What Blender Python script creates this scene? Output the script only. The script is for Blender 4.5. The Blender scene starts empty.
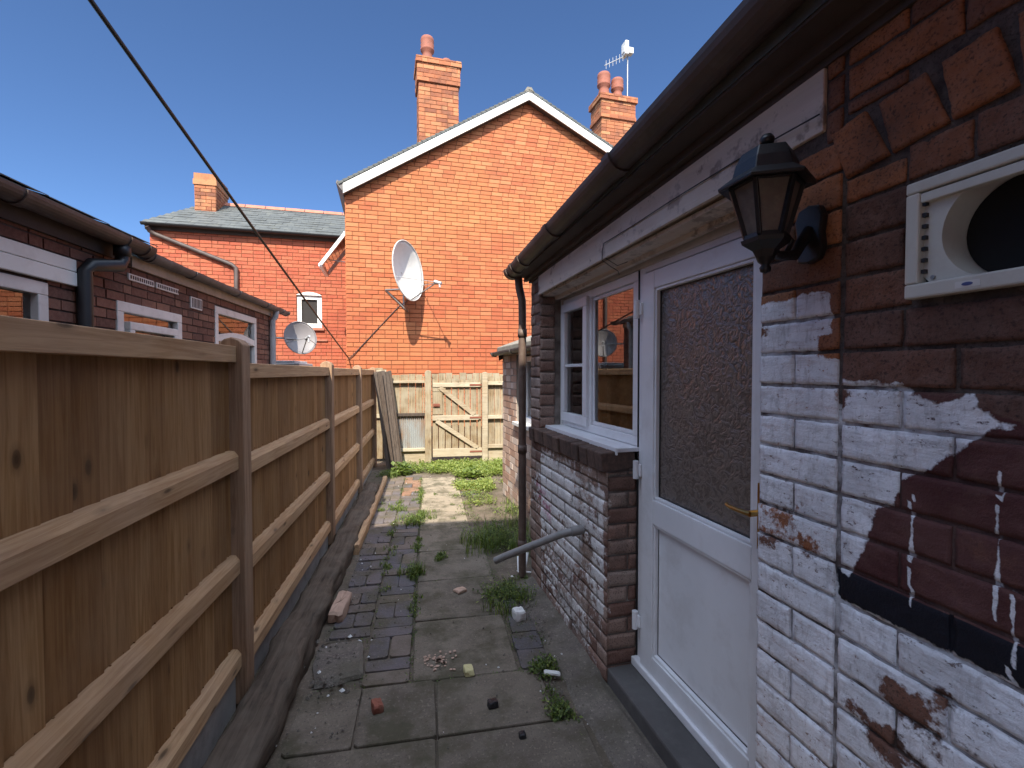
import bpy, math, random
from mathutils import Vector, Matrix, noise
random.seed(7)
S = bpy.context.scene
COL = S.collection
R_ = math.radians
# ------------------------------------------------------------------ materials
MATS = {}
class NT:
    def __init__(self, name):
        self.m = bpy.data.materials.new(name); self.m.use_nodes = True
        self.t = self.m.node_tree; self.t.nodes.clear()
        self.out = self.t.nodes.new('ShaderNodeOutputMaterial')
        self.b = self.t.nodes.new('ShaderNodeBsdfPrincipled')
        self.t.links.new(self.b.outputs[0], self.out.inputs[0])
        self.co = self.t.nodes.new('ShaderNodeTexCoord').outputs['Object']
        MATS[name] = self.m
    def link(self, a, b): self.t.links.new(a, b)
    def setin(self, sock, v):
        if isinstance(v, bpy.types.NodeSocket): self.link(v, sock)
        elif isinstance(v, (tuple, list)) and len(v) == 3 and sock.type == 'RGBA': sock.default_value = (*v, 1)
        else: sock.default_value = v
    def scale(self, sx, sy, sz, src=None):
        n = self.t.nodes.new('ShaderNodeMapping'); self.link(src or self.co, n.inputs[0])
        n.inputs['Scale'].default_value = (sx, sy, sz); return n.outputs[0]
    def noise(self, sc=5, det=4, rough=.55, vec=None, dist=0):
        n = self.t.nodes.new('ShaderNodeTexNoise'); self.link(vec or self.co, n.inputs['Vector'])
        n.inputs['Scale'].default_value = sc; n.inputs['Detail'].default_value = min(det, 4)
        n.inputs['Roughness'].default_value = rough; n.inputs['Distortion'].default_value = dist
        return n.outputs[0]
    def voro(self, sc=5, vec=None, feat='F1'):
        n = self.t.nodes.new('ShaderNodeTexVoronoi'); self.link(vec or self.co, n.inputs['Vector'])
        n.feature = feat; n.inputs['Scale'].default_value = sc; return n.outputs['Distance']
    def ramp(self, f, stops):
        n = self.t.nodes.new('ShaderNodeValToRGB'); self.link(f, n.inputs[0])
        e = n.color_ramp.elements
        while len(e) < len(stops): e.new(.5)
        for i, (p, c) in enumerate(stops):
            e[i].position = p
            if not isinstance(c, tuple): c = (c, c, c)
            e[i].color = (*c, 1)
        return n.outputs[0]
    def math(self, op, a, b=0.0, clamp=False):
        n = self.t.nodes.new('ShaderNodeMath'); n.operation = op; n.use_clamp = clamp
        self.setin(n.inputs[0], a); self.setin(n.inputs[1], b); return n.outputs[0]
    def mix(self, f, a, b, mode='MIX'):
        n = self.t.nodes.new('ShaderNodeMix'); n.data_type = 'RGBA'; n.blend_type = mode
        self.setin(n.inputs[0], f); self.setin(n.inputs[6], a); self.setin(n.inputs[7], b)
        return n.outputs[2]
    def attr(self, name):
        n = self.t.nodes.new('ShaderNodeAttribute'); n.attribute_name = name
        s = self.t.nodes.new('ShaderNodeSeparateColor'); self.link(n.outputs['Color'], s.inputs[0])
        return s.outputs[0], s.outputs[1], s.outputs[2], n.outputs['Alpha']
    def bump(self, h, strength=.3, dist=.01):
        n = self.t.nodes.new('ShaderNodeBump'); self.link(h, n.inputs['Height'])
        n.inputs['Strength'].default_value = strength; n.inputs['Distance'].default_value = dist
        self.link(n.outputs[0], self.b.inputs['Normal'])
    def fin(self, col, rough=.8, **k):
        self.setin(self.b.inputs['Base Color'], col); self.setin(self.b.inputs['Roughness'], rough)
        for a, v in k.items(): self.setin(self.b.inputs[a.replace('_', ' ')], v)
        return self.m

def mat_brick(name, stops, soot=.25, rough=.88, bs=.25, sootcol=(.06,.045,.04), bloom=None, big=1.0):
    n = NT(name); t = n.attr('tint')[0]
    c = n.ramp(t, stops)
    f = n.noise(38, 5, .65)
    c = n.mix(n.ramp(f, [(.35, .0), (.75, .45)]), c, n.mix(.35, c, (.60,.36,.24)), 'MIX')
    sp = n.noise(180, 2, .5)
    c = n.mix(n.ramp(sp, [(.58, 0.), (.72, .6)]), c, (.08,.05,.045))
    g = n.noise(1.3*big, 4, .6)
    c = n.mix(n.ramp(g, [(.45, 0.), (.75, soot)]), c, sootcol)
    if bloom:
        sp_=n.t.nodes.new('ShaderNodeSeparateXYZ'); n.link(n.co, sp_.inputs[0])
        c = n.mix(n.ramp(n.math('MULTIPLY', sp_.outputs[2], .14), [(.2,.45),(.75,0.)]), c, (.37,.085,.038))
        c = n.mix(n.ramp(n.noise(.55, 4, .6), [(.42, 0.), (.66, bloom[1])]), c, bloom[0])
    n.bump(n.mix(.5, n.noise(60, 5, .7), n.noise(220, 3, .6)), bs, .006)
    return n.fin(c, rough, Specular_IOR_Level=.25)
def mat_mortar(name, col, col2):
    n = NT(name); c = n.mix(n.ramp(n.noise(9, 5, .6), [(.3, 0.), (.7, 1.)]), col, col2)
    n.bump(n.noise(150, 4, .7), .5, .006); return n.fin(c, .95, Specular_IOR_Level=.15)

def mat_painted_brick(name, stops, mortar=False, white=(.84,.85,.89)):
    """bricks of the right-hand building with flaking white, dark red and black paint"""
    n = NT(name); t = n.attr('tint')[0]; pr, pg, pb, pa = n.attr('paint')
    if mortar: c = n.mix(n.ramp(n.noise(12, 5, .6), [(.35, 0.), (.7, 1.)]), (.035,.028,.026), (.12,.10,.09))
    else: c = n.ramp(t, stops)
    f = n.noise(30, 6, .7)
    c = n.mix(n.ramp(f, [(.38, .0), (.7, .5)]), c, n.mix(.5, c, (.30,.21,.18)))
    c = n.mix(n.ramp(n.noise(150, 3, .6), [(.52, 0.), (.68, .7)]), c, (.03,.022,.02))
    c = n.mix(n.ramp(n.noise(3.5, 5, .65), [(.45, 0.), (.72, .65)]), c, (.045,.032,.03))
    nz = n.math('ADD', n.math('MULTIPLY', n.noise(16, 6, .72), .9), n.math('MULTIPLY', n.noise(75, 4, .7), .35))
    def mask(p, off=.62, sharp=9, amp=1.0):
        v = n.math('SUBTRACT', n.math('ADD', p, n.math('MULTIPLY', n.math('SUBTRACT', nz, off), amp)), .5)
        return n.math('ADD', n.math('MULTIPLY', v, sharp), .5, clamp=True)
    if True:
        mgm = mask(pg, .62, 9, .7)
        if mortar: mgm = n.math('MULTIPLY', mgm, .55)
        c = n.mix(n.math('MULTIPLY', mgm, n.ramp(n.noise(14, 4, .7), [(.3, .55), (.5, 1.)])), c, n.mix(n.ramp(n.noise(5, 4), [(.4,0.),(.6,1.)]), (.075,.028,.028), (.11,.05,.046)))
        c = n.mix(mask(pb, .62, 14, .25), c, (.012,.012,.018))
    brush = n.noise(20, 4, .75, vec=n.scale(.5,1,2.6))
    mk = n.math('MULTIPLY', mask(pr, .62, 6, 1.45), n.ramp(n.noise(48, 6, .8, vec=n.scale(1,1,1.6)), [(.33, .15), (.40, .96)]))
    mk = n.math('MULTIPLY', mk, n.ramp(brush, [(.30, .66), (.52, 1.)]))
    if mortar: mk = n.math('MULTIPLY', mk, n.ramp(n.noise(9, 4, .6), [(.40, .05), (.62, .8)]))
    wc = n.mix(n.ramp(n.noise(7, 5, .65), [(.35, 0.), (.75, 1.)]), white, tuple(w*.68 for w in white))
    wc = n.mix(n.ramp(n.noise(60, 5, .7, vec=n.scale(1,1,.25)), [(.52, 0.), (.75, .5)]), wc, (.20,.18,.18))
    c = n.mix(mk, c, wc)
    c = n.mix(n.math('MULTIPLY', pa, n.ramp(n.noise(25, 4), [(.45, 0.), (.55, .85)])), c, (.38,.04,.14))
    h = n.math('ADD', n.math('MULTIPLY', mk, .35), n.math('ADD', n.math('MULTIPLY', n.noise(45, 6, .7), .8), n.math('MULTIPLY', n.noise(170, 3, .7), .3)))
    n.bump(h, .8, .007)
    return n.fin(c, n.math('SUBTRACT', .93, n.math('MULTIPLY', n.math('MAXIMUM', pg, pb), .22)), Specular_IOR_Level=.18)

def mat_wood(name, a, b, axis='z', knots=.8, rough=.8, weather=0., wc=(.30,.27,.24), sc=1.0):
    n = NT(name); t = n.attr('tint')[0]
    s = {'z': (48,48,2.2), 'y': (48,2.2,48), 'x': (2.2,48,48)}[axis]
    v = n.scale(*[q*sc for q in s])
    # each board gets its own stretch of grain
    cmb = n.t.nodes.new('ShaderNodeVectorMath'); cmb.operation = 'ADD'; n.link(v, cmb.inputs[0])
    comb = n.t.nodes.new('ShaderNodeCombineXYZ'); n.link(n.math('MULTIPLY', t, 97.), comb.inputs[0]); n.link(n.math('MULTIPLY', t, 53.), comb.inputs[1]); n.link(n.math('MULTIPLY', t, 31.), comb.inputs[2])
    n.link(comb.outputs[0], cmb.inputs[1]); vv = cmb.outputs[0]
    g = n.noise(1.0, 6, .62, vec=vv, dist=1.2)
    c = n.mix(n.ramp(g, [(.36, 0.), (.62, 1.)]), a, b)
    c = n.mix(n.ramp(n.noise(1.0, 3, .6, vec=n.scale(*[q*3.2 for q in s])), [(.58, 0.), (.74, .3)]), c, tuple(x*.45 for x in a))
    c = n.mix(n.ramp(t, [(0., .0), (1., .8)]), c, n.mix(1., c, (.55,.46,.38), 'MULTIPLY'))
    if knots:
        ks = {'z': (9,9,4.2), 'y': (12,3.6,12), 'x': (3.6,12,12)}[axis]
        add = n.t.nodes.new('ShaderNodeVectorMath'); add.operation = 'ADD'; n.link(n.scale(*ks), add.inputs[0]); n.link(comb.outputs[0], add.inputs[1])
        k = n.voro(1.0, vec=add.outputs[0])
        c = n.mix(n.ramp(k, [(.035, knots), (.085, knots*.8), (.11, knots*.35), (.20, 0.)]), c, tuple(x*.22 for x in a))
    if weather: c = n.mix(n.ramp(n.noise(3.5, 5, .65), [(.35, 0.), (.65, weather)]), c, wc)
    n.bump(g, .25, .003); return n.fin(c, rough, Specular_IOR_Level=.2)

def mat_plain(name, col, rough=.5, var=.15, sc=6, bs=.05, dirt=None, **k):
    n = NT(name); d = tuple(x*(1-var*2) for x in col)
    c = n.mix(n.ramp(n.noise(sc, 5, .6), [(.35, 0.), (.75, 1.)]), col, d)
    if dirt: c = n.mix(n.ramp(n.noise(sc*2.3, 6, .68), [(.5, 0.), (.72, dirt[1])]), c, dirt[0])
    n.bump(n.noise(80, 4, .6), bs, .005); return n.fin(c, rough, **k)

BR_HOT = [(0.,(.33,.085,.035)), (.35,(.39,.112,.044)), (.7,(.43,.140,.055)), (1.,(.46,.175,.075))]
mat_brick('gable_brick', BR_HOT, soot=.22, bloom=((.46,.19,.07), .5))
mat_brick('far_brick', [(0.,(.34,.07,.035)), (.5,(.39,.09,.043)), (1.,(.41,.115,.055))], soot=.25)
mat_brick('chimney_brick', [(0.,(.22,.07,.035)), (.5,(.39,.13,.055)), (1.,(.44,.20,.09))], soot=.6, big=3)
mat_brick('brown_brick', [(0.,(.10,.045,.035)), (.5,(.17,.07,.05)), (1.,(.23,.11,.075))], soot=.5)
mat_brick('outhouse_brick', [(0.,(.30,.17,.12)), (.5,(.42,.30,.24)), (1.,(.55,.48,.43))], soot=.4)
mat_mortar('mortar_red', (.15,.055,.03), (.22,.09,.05))
mat_mortar('mortar_dark', (.06,.045,.04), (.12,.09,.08))
mat_mortar('mortar_pale', (.22,.19,.16), (.32,.28,.25))
OLD = [(0.,(.085,.048,.04)), (.3,(.125,.065,.05)), (.6,(.21,.088,.05)), (.85,(.33,.125,.055)), (1.,(.40,.17,.08))]
mat_painted_brick('old_brick', OLD)
mat_painted_brick('old_mortar', OLD, mortar=True)
mat_painted_brick('low_brick', [(0.,(.20,.11,.085)), (.5,(.31,.20,.155)), (1.,(.40,.31,.26))], white=(.80,.77,.74))
mat_brick('sill_brick', [(0.,(.05,.036,.033)), (.5,(.085,.058,.05)), (1.,(.12,.078,.062))], soot=.7)
mat_wood('board_wood', (.24,.118,.042), (.36,.20,.085), 'z', .95, weather=.22, wc=(.27,.18,.115))
mat_wood('rail_wood', (.40,.235,.12), (.58,.38,.21), 'y', .95, weather=.22, wc=(.45,.33,.24))
mat_wood('post_wood', (.26,.155,.095), (.42,.28,.18), 'z', .5, weather=.35, wc=(.34,.25,.18))
mat_wood('grey_wood', (.17,.12,.07), (.40,.31,.19), 'z', .6, weather=.75, wc=(.33,.29,.21))
mat_wood('grey_wood_rail', (.30,.24,.16), (.52,.44,.31), 'x', .5, weather=.6, wc=(.42,.37,.28))
mat_wood('dark_wood', (.06,.045,.036), (.12,.09,.07), 'z', .3, weather=.4, wc=(.085,.07,.06))
mat_wood('baulk_wood', (.05,.037,.028), (.13,.10,.075), 'y', .5, weather=.6, wc=(.16,.13,.10), sc=.8)
n = NT('lintel_paint')
g = n.noise(1, 6, .6, vec=n.scale(1.5,22,22))
c = n.mix(n.ramp(g, [(.35,0.),(.7,1.)]), (.68,.60,.52), (.55,.47,.40))
c = n.mix(n.ramp(n.noise(9, 6, .72), [(.55,0.),(.63,.8)]), c, (.22,.17,.14))
c = n.mix(n.ramp(n.noise(2.2, 4, .6), [(.45,0.),(.6,.5)]), c, (.70,.66,.62))
n.bump(n.mix(.5, g, n.noise(30, 5, .7)), .35, .006); n.fin(c, .75)
mat_plain('white_upvc', (.80,.80,.82), .38, .06, 2.2, .02, dirt=((.42,.39,.36), .3))
mat_plain('old_white', (.66,.65,.62), .5, .08, 4, .03, dirt=((.35,.32,.29), .4))
mat_plain('barge_white', (.72,.71,.67), .55, .06, 2, .02, dirt=((.40,.36,.30), .35))
mat_plain('cream_plastic', (.55,.54,.49), .45, .06, 5, .02, dirt=((.30,.27,.23), .3))
mat_plain('cream_paint', (.52,.43,.35), .7, .12, 4, .1, dirt=((.25,.2,.17), .5))
mat_plain('gutter_brown', (.085,.058,.05), .55, .2, 5, .15, dirt=((.13,.105,.09), .5))
mat_plain('gutter_grey', (.13,.115,.11), .6, .2, 5, .1, dirt=((.25,.22,.2), .4))
mat_plain('pipe_brown', (.13,.085,.065), .6, .2, 5, .1, dirt=((.2,.16,.13), .5))
mat_plain('soffit_dark', (.075,.055,.048), .8, .2, 4, .2)
mat_plain('black_metal', (.012,.012,.014), .42, .1, 8, .1, dirt=((.05,.045,.045), .4))
mat_plain('black_plastic', (.018,.018,.02), .45, .1, 8, .05)
mat_plain('pipe_grey', (.24,.23,.22), .5, .12, 9, .05, dirt=((.13,.11,.1), .5))
mat_plain('pale_grey_plastic', (.42,.42,.43), .5, .1, 6, .05)
mat_plain('brass', (.62,.38,.12), .28, .05, 9, .02, Metallic=1.0)
mat_plain('steel', (.35,.34,.33), .45, .1, 9, .02, Metallic=.8)
mat_plain('rust', (.22,.07,.04), .85, .2, 20, .2)
mat_plain('dish_white', (.58,.57,.54), .5, .06, 4, .02, dirt=((.35,.33,.3), .3))
mat_plain('dish_grey', (.22,.20,.20), .55, .1, 5, .03)
mat_plain('terracotta', (.27,.085,.05), .8, .15, 8, .1, dirt=((.12,.07,.05), .5))
mat_plain('slate', (.085,.09,.085), .65, .2, 3, .15, dirt=((.15,.15,.12), .5))
mat_plain('ridge_tile', (.40,.15,.09), .8, .15, 6, .1)
mat_plain('lead', (.45,.46,.46), .6, .1, 6, .05)
mat_plain('moss', (.05,.055,.02), .95, .3, 20, .3)
mat_plain('room_dark', (.03,.026,.024), .9, .1)
mat_plain('duct_shade', (.008,.008,.009), .95, .1)  # black that stands for the shade deep in the vent duct
mat_plain('felt_roof', (.24,.22,.18), .9, .2, 6, .2, dirt=((.12,.11,.08), .6))
mat_plain('concrete_board', (.36,.33,.30), .9, .15, 4, .2, dirt=((.14,.12,.1), .5))
mat_plain('step_stone', (.10,.093,.09), .85, .15, 5, .3, dirt=((.15,.14,.13), .4))
mat_plain('chalk_white', (.75,.73,.70), .8, .06, 10, .2)
mat_plain('foam_yellow', (.62,.55,.28), .8, .1, 14, .2)
mat_plain('fawn_stone', (.50,.33,.24), .85, .12, 12, .2)
mat_plain('curtain', (.20,.13,.11), .9, .2, 10, .1)
def mat_ground(name, a, b, c3, moss=.4):
    n = NT(name)
    t = n.attr('tint')[0]
    c = n.mix(n.ramp(n.noise(5, 6, .65), [(.35,0.),(.68,1.)]), a, b)
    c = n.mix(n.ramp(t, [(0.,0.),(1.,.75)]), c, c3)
    c = n.mix(n.ramp(n.noise(70, 4, .7), [(.56,0.),(.68,.7)]), c, tuple(x*1.7 for x in b))
    c = n.mix(n.ramp(n.noise(120, 3, .6), [(.58,0.),(.7,.6)]), c, (.03,.027,.025))
    c = n.mix(n.ramp(n.noise(3.2, 6, .7), [(.46,0.),(.62,moss)]), c, (.06,.055,.03))
    n.bump(n.math('ADD', n.noise(20, 6, .7), n.math('MULTIPLY', n.noise(140, 3, .7), .4)), .5, .012)
    return n.fin(c, .88, Specular_IOR_Level=.3)
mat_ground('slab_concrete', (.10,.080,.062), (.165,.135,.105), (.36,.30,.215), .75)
mat_ground('soil', (.09,.07,.052), (.17,.135,.10), (.13,.10,.075), .6)
mat_ground('rough_concrete', (.115,.095,.08), (.20,.17,.14), (.13,.11,.095), .5)
n = NT('paver'); t = n.attr('tint')[0]
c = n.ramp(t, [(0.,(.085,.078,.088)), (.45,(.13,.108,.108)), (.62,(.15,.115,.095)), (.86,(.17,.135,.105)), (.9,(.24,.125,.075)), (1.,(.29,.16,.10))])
c = n.mix(n.ramp(n.noise(4, 6, .7), [(.42,0.),(.62,.75)]), c, (.075,.062,.030))
c = n.mix(n.ramp(n.noise(80, 4, .7), [(.55,0.),(.68,.6)]), c, (.22,.18,.15))
n.bump(n.noise(40, 6, .7), .5, .01); n.fin(c, .85)
mat_mortar('mortar_low', (.10,.085,.075), (.34,.30,.27))
# foliage
n = NT('leaf'); t, g2, _, _ = n.attr('tint')
c = n.ramp(t, [(0.,(.035,.055,.015)), (.4,(.08,.12,.03)), (.75,(.19,.25,.055)), (1.,(.30,.33,.09))])
n.fin(c, .55)
tr = n.t.nodes.new('ShaderNodeBsdfTranslucent'); n.link(n.mix(1., c, (1.5,1.6,.8), 'MULTIPLY'), tr.inputs[0])
ms = n.t.nodes.new('ShaderNodeMixShader'); ms.inputs[0].default_value = .4
n.link(n.b.outputs[0], ms.inputs[1]); n.link(tr.outputs[0], ms.inputs[2]); n.link(ms.outputs[0], n.out.inputs[0])
# glass: clear double glazing (reflects strongly at a slant, lets the dark room show)
def mat_glass(name, ior=1.6, tint=(.75,.78,.8), rough=.0):
    n = NT(name)
    gl = n.t.nodes.new('ShaderNodeBsdfGlossy'); gl.inputs['Roughness'].default_value = rough; gl.inputs[0].default_value = (1,1,1,1)
    tp = n.t.nodes.new('ShaderNodeBsdfTransparent'); tp.inputs[0].default_value = (*tint, 1)
    fr = n.t.nodes.new('ShaderNodeFresnel'); fr.inputs[0].default_value = ior
    ms = n.t.nodes.new('ShaderNodeMixShader'); n.link(fr.outputs[0], ms.inputs[0]); n.link(tp.outputs[0], ms.inputs[1]); n.link(gl.outputs[0], ms.inputs[2])
    n.link(ms.outputs[0], n.out.inputs[0])
mat_glass('glass', 2.3)
mat_plain('lamp_glass', (.22,.18,.15), .3, .2, 25, .1, dirt=((.30,.25,.2), .5), Alpha=.72)
n = NT('obscure_glass')
h = n.noise(26, 2, .5, dist=2.2)
n.bump(h, .75, .010); n.fin(n.mix(n.ramp(n.noise(26,2,.5,dist=2.2), [(.42,0.),(.5,1.)]), (.115,.092,.08), (.165,.135,.118)), .2, Specular_IOR_Level=.9)
n = NT('corrugated'); c = n.mix(n.ramp(n.noise(4, 5, .6, vec=n.scale(1,1,.3)), [(.42,0.),(.6,1.)]), (.36,.37,.36), (.30,.20,.13)); n.fin(c, .5, Metallic=.3)

# ------------------------------------------------------------------ mesh collector
class M:
    def __init__(self): self.v=[]; self.f=[]; self.t=[]; self.mi=[]; self.sm=[]
    def add(self, vs, fs, tint=None, mi=0, smooth=False):
        if tint is None: tint = random.random()
        o = len(self.v); self.v += [tuple(p) for p in vs]
        for f in fs: self.f.append(tuple(i+o for i in f)); self.t.append(tint); self.mi.append(mi); self.sm.append(smooth)
    def box(self, x0,x1,y0,y1,z0,z1, tint=None, mi=0, mat=None):
        vs = [Vector(p) for p in ((x0,y0,z0),(x1,y0,z0),(x1,y1,z0),(x0,y1,z0),(x0,y0,z1),(x1,y0,z1),(x1,y1,z1),(x0,y1,z1))]
        if mat: vs = [mat @ p for p in vs]
        self.add(vs, [(0,3,2,1),(4,5,6,7),(0,1,5,4),(1,2,6,5),(2,3,7,6),(3,0,4,7)], tint, mi)
    def prism(self, poly, fn, a, b, tint=None, mi=0):
        """poly: 2D outline, fn(u,v,w) -> xyz, w from a to b"""
        n = len(poly); vs = [fn(p[0],p[1],a) for p in poly] + [fn(p[0],p[1],b) for p in poly]
        fs = [tuple(range(n))[::-1], tuple(range(n, 2*n))] + [(i,(i+1)%n,(i+1)%n+n,i+n) for i in range(n)]
        self.add(vs, fs, tint, mi)
    def beam(self, p, q, w, h, up=(0,0,1), tint=None, mi=0):
        p, q = Vector(p), Vector(q); d = (q-p).normalized(); s = d.cross(Vector(up)).normalized(); u = s.cross(d)
        vs = [e + s*a*w/2 + u*b*h/2 for e in (p, q) for a, b in ((-1,-1),(1,-1),(1,1),(-1,1))]
        self.add(vs, [(0,1,2,3),(7,6,5,4),(0,4,5,1),(1,5,6,2),(2,6,7,3),(3,7,4,0)], tint, mi)
    def tube(self, pts, r, n=10, tint=None, mi=0, cap=True):
        pts = [Vector(p) for p in pts]; rs = r if isinstance(r, (list,tuple)) else [r]*len(pts)
        vs = []; prev = None
        for i, p in enumerate(pts):
            d = (pts[min(i+1,len(pts)-1)] - pts[max(i-1,0)]).normalized()
            if prev is None: s = d.orthogonal().normalized()
            else: s = (prev - d*prev.dot(d)).normalized()
            prev = s; u = d.cross(s)
            vs += [p + (s*math.cos(2*math.pi*k/n) + u*math.sin(2*math.pi*k/n))*rs[i] for k in range(n)]
        fs = [(i*n+k, i*n+(k+1)%n, (i+1)*n+(k+1)%n, (i+1)*n+k) for i in range(len(pts)-1) for k in range(n)]
        self.add(vs, fs, tint, mi, True)
        if cap: self.add(vs[:n], [tuple(range(n))[::-1]], tint, mi); self.add(vs[-n:], [tuple(range(n))], tint, mi)
    def lathe(self, prof, c=(0,0,0), n=16, axis=None, tint=None, mi=0, smooth=True):
        vs = []
        for r, z in prof: vs += [(c[0]+r*math.cos(2*math.pi*k/n), c[1]+r*math.sin(2*math.pi*k/n), c[2]+z) for k in range(n)]
        if axis: vs = [axis @ Vector(p) for p in vs]
        fs = [(i*n+k, i*n+(k+1)%n, (i+1)*n+(k+1)%n, (i+1)*n+k) for i in range(len(prof)-1) for k in range(n)]
        self.add(vs, fs, tint, mi, smooth)
        L = len(prof)-1
        if prof[0][0] > 1e-4: self.add(vs[:n], [tuple(range(n))[::-1]], tint, mi)
        if prof[L][0] > 1e-4: self.add(vs[L*n:], [tuple(range(n))], tint, mi)
    def build(self, name, mat, parent=None, bevel=0, paint=None, loc=None, recalc=False):
        me = bpy.data.meshes.new(name); me.from_pydata(self.v, [], self.f); me.validate(clean_customdata=False)
        mats = mat if isinstance(mat, (list,tuple)) else [mat]
        for m in mats: me.materials.append(MATS[m])
        me.polygons.foreach_set('material_index', self.mi); me.polygons.foreach_set('use_smooth', self.sm)
        at = me.color_attributes.new('tint', 'FLOAT_COLOR', 'CORNER'); buf = []
        for p, t in zip(me.polygons, self.t):
            for _ in range(p.loop_total): buf += [t,t,t,1.]
        at.data.foreach_set('color', buf)
        if paint:
            a2 = me.color_attributes.new('paint', 'FLOAT_COLOR', 'POINT'); buf = []
            for v in self.v: buf += list(paint(*v))
            a2.data.foreach_set('color', buf)
        o = bpy.data.objects.new(name, me); COL.objects.link(o)
        if parent: o.parent = parent
        if loc: o.location = loc
        if bevel:
            b = o.modifiers.new('bevel','BEVEL'); b.width = bevel; b.segments = 2; b.limit_method = 'ANGLE'; b.angle_limit = R_(40)
        return o
def tag(o, label, cat, group=None):
    o['label'] = label; o['category'] = cat
    if group: o['group'] = group
    return o
def thing(name, label, cat, loc=(0,0,0), rz=0, group=None):
    o = bpy.data.objects.new(name, None); COL.objects.link(o); o.location = loc; o.rotation_euler = (0,0,rz); o.empty_display_size = .2
    return tag(o, label, cat, group)
def struct(o): o['kind'] = 'structure'; return o
def stuff(o): o['kind'] = 'stuff'; return o
def N3(x,y,z): return noise.noise(Vector((x,y,z)))

def cut(iv, holes):
    """remove hole intervals from the list of intervals"""
    for h0, h1 in holes:
        out = []
        for a, b in iv:
            if h1 <= a or h0 >= b: out.append((a,b)); continue
            if h0 > a: out.append((a,h0))
            if h1 < b: out.append((h1,b))
        iv = out
    return iv
def brick_face(m, fn, z0, z1, rows, course=.082, L=.23, j=.011, depth=.012, jit=.003, header=.12, phase=0, grid=None, tintf=None, rough=.0):
    """bricks standing proud of a mortar plane at w=0; fn(a, w, z) -> xyz ; rows(za, zb) -> free intervals"""
    k = 0; z = z0
    while z < z1 - .02:
        zt = min(z+course, z1)
        for a0, a1 in rows(z+.01, zt-.01):
            x = a0 - ((.5*L if k % 2 else 0) + phase) % L
            while x < a1 - .004:
                ln = L if random.random() > header else L*.5
                s, e = max(x, a0), min(x+ln, a1)
                if e - s > .03:
                    w = depth + random.uniform(-jit, jit); t = random.random()
                    if tintf: t = tintf(.5*(s+e), .5*(z+zt), t)
                    u0, u1, v0, v1 = s+j/2*(s>a0+1e-4), e-j/2*(e<a1-1e-4), z+j/2, zt-j/2
                    if not grid:
                        dz = random.uniform(-.0015,.0015)
                        P = [fn(u0,0,v0),fn(u1,0,v0),fn(u1,0,v1),fn(u0,0,v1),fn(u0,w,v0+dz),fn(u1,w,v0),fn(u1,w,v1),fn(u0,w,v1+dz)]
                        m.add(P, [(4,5,6,7),(0,1,5,4),(1,2,6,5),(2,3,7,6),(3,0,4,7)], t)
                    else: worn_brick(m, fn, u0, u1, v0, v1, w, t, grid, rough)
                x += ln
        z = zt; k += 1
def worn_brick(m, fn, u0, u1, v0, v1, w, t, cell=.014, rough=.006, quad=None):
    nx = max(3, int((u1-u0)/cell)); nz = max(3, int((v1-v0)/cell)); sd = random.uniform(0,99)
    vs = []
    for jz in range(-1, nz+2):
        for ix in range(-1, nx+2):
            cu = min(max(ix/nx,0),1); cv = min(max(jz/nz,0),1)
            if quad:
                q = quad; uu = (1-cv)*((1-cu)*q[0][0]+cu*q[1][0]) + cv*((1-cu)*q[3][0]+cu*q[2][0]); vv = (1-cv)*((1-cu)*q[0][1]+cu*q[1][1]) + cv*((1-cu)*q[3][1]+cu*q[2][1])
            else: uu = u0+(u1-u0)*cu; vv = v0+(v1-v0)*cv
            back = ix in (-1,nx+1) or jz in (-1,nz+1)
            ed = min(cu*nx, (1-cu)*nx, cv*nz, (1-cv)*nz)
            wob = .0025*N3(uu*40+sd, vv*40, 3)
            d = 0 if back else w - (.0022 if ed < .5 else 0) + rough*(.55*N3(uu*18, vv*18, sd) + .5*N3(uu*55, vv*55, sd)) - rough*.5*max(0, N3(uu*9+sd, vv*9, 1)-.15)*3
            vs.append(fn(uu+wob, d, vv+wob))
    W = nx+3
    fs = [(r*W+c, r*W+c+1, (r+1)*W+c+1, (r+1)*W+c) for r in range(nz+2) for c in range(nx+2)]
    m.add(vs, fs, t, smooth=True)

# ------------------------------------------------------------------ frames
EXT = (0.8998, 2.2556, 0.0); EXR = R_(94.97)      # right-hand building: x along wall (away), y out into the yard
GAB = (-1.4750, 9.1015, 0.0); GAR = R_(4.97)      # gable house: x along wall (right), y away

# ================================================================== GROUND
m = M(); N=60
vs=[]; 
m.add([(-150,-150,-.05),(150,-150,-.05),(150,250,-.05),(-150,250,-.05)], [(0,1,2,3)], .3)
struct(m.build('ground', 'soil'))
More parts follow.
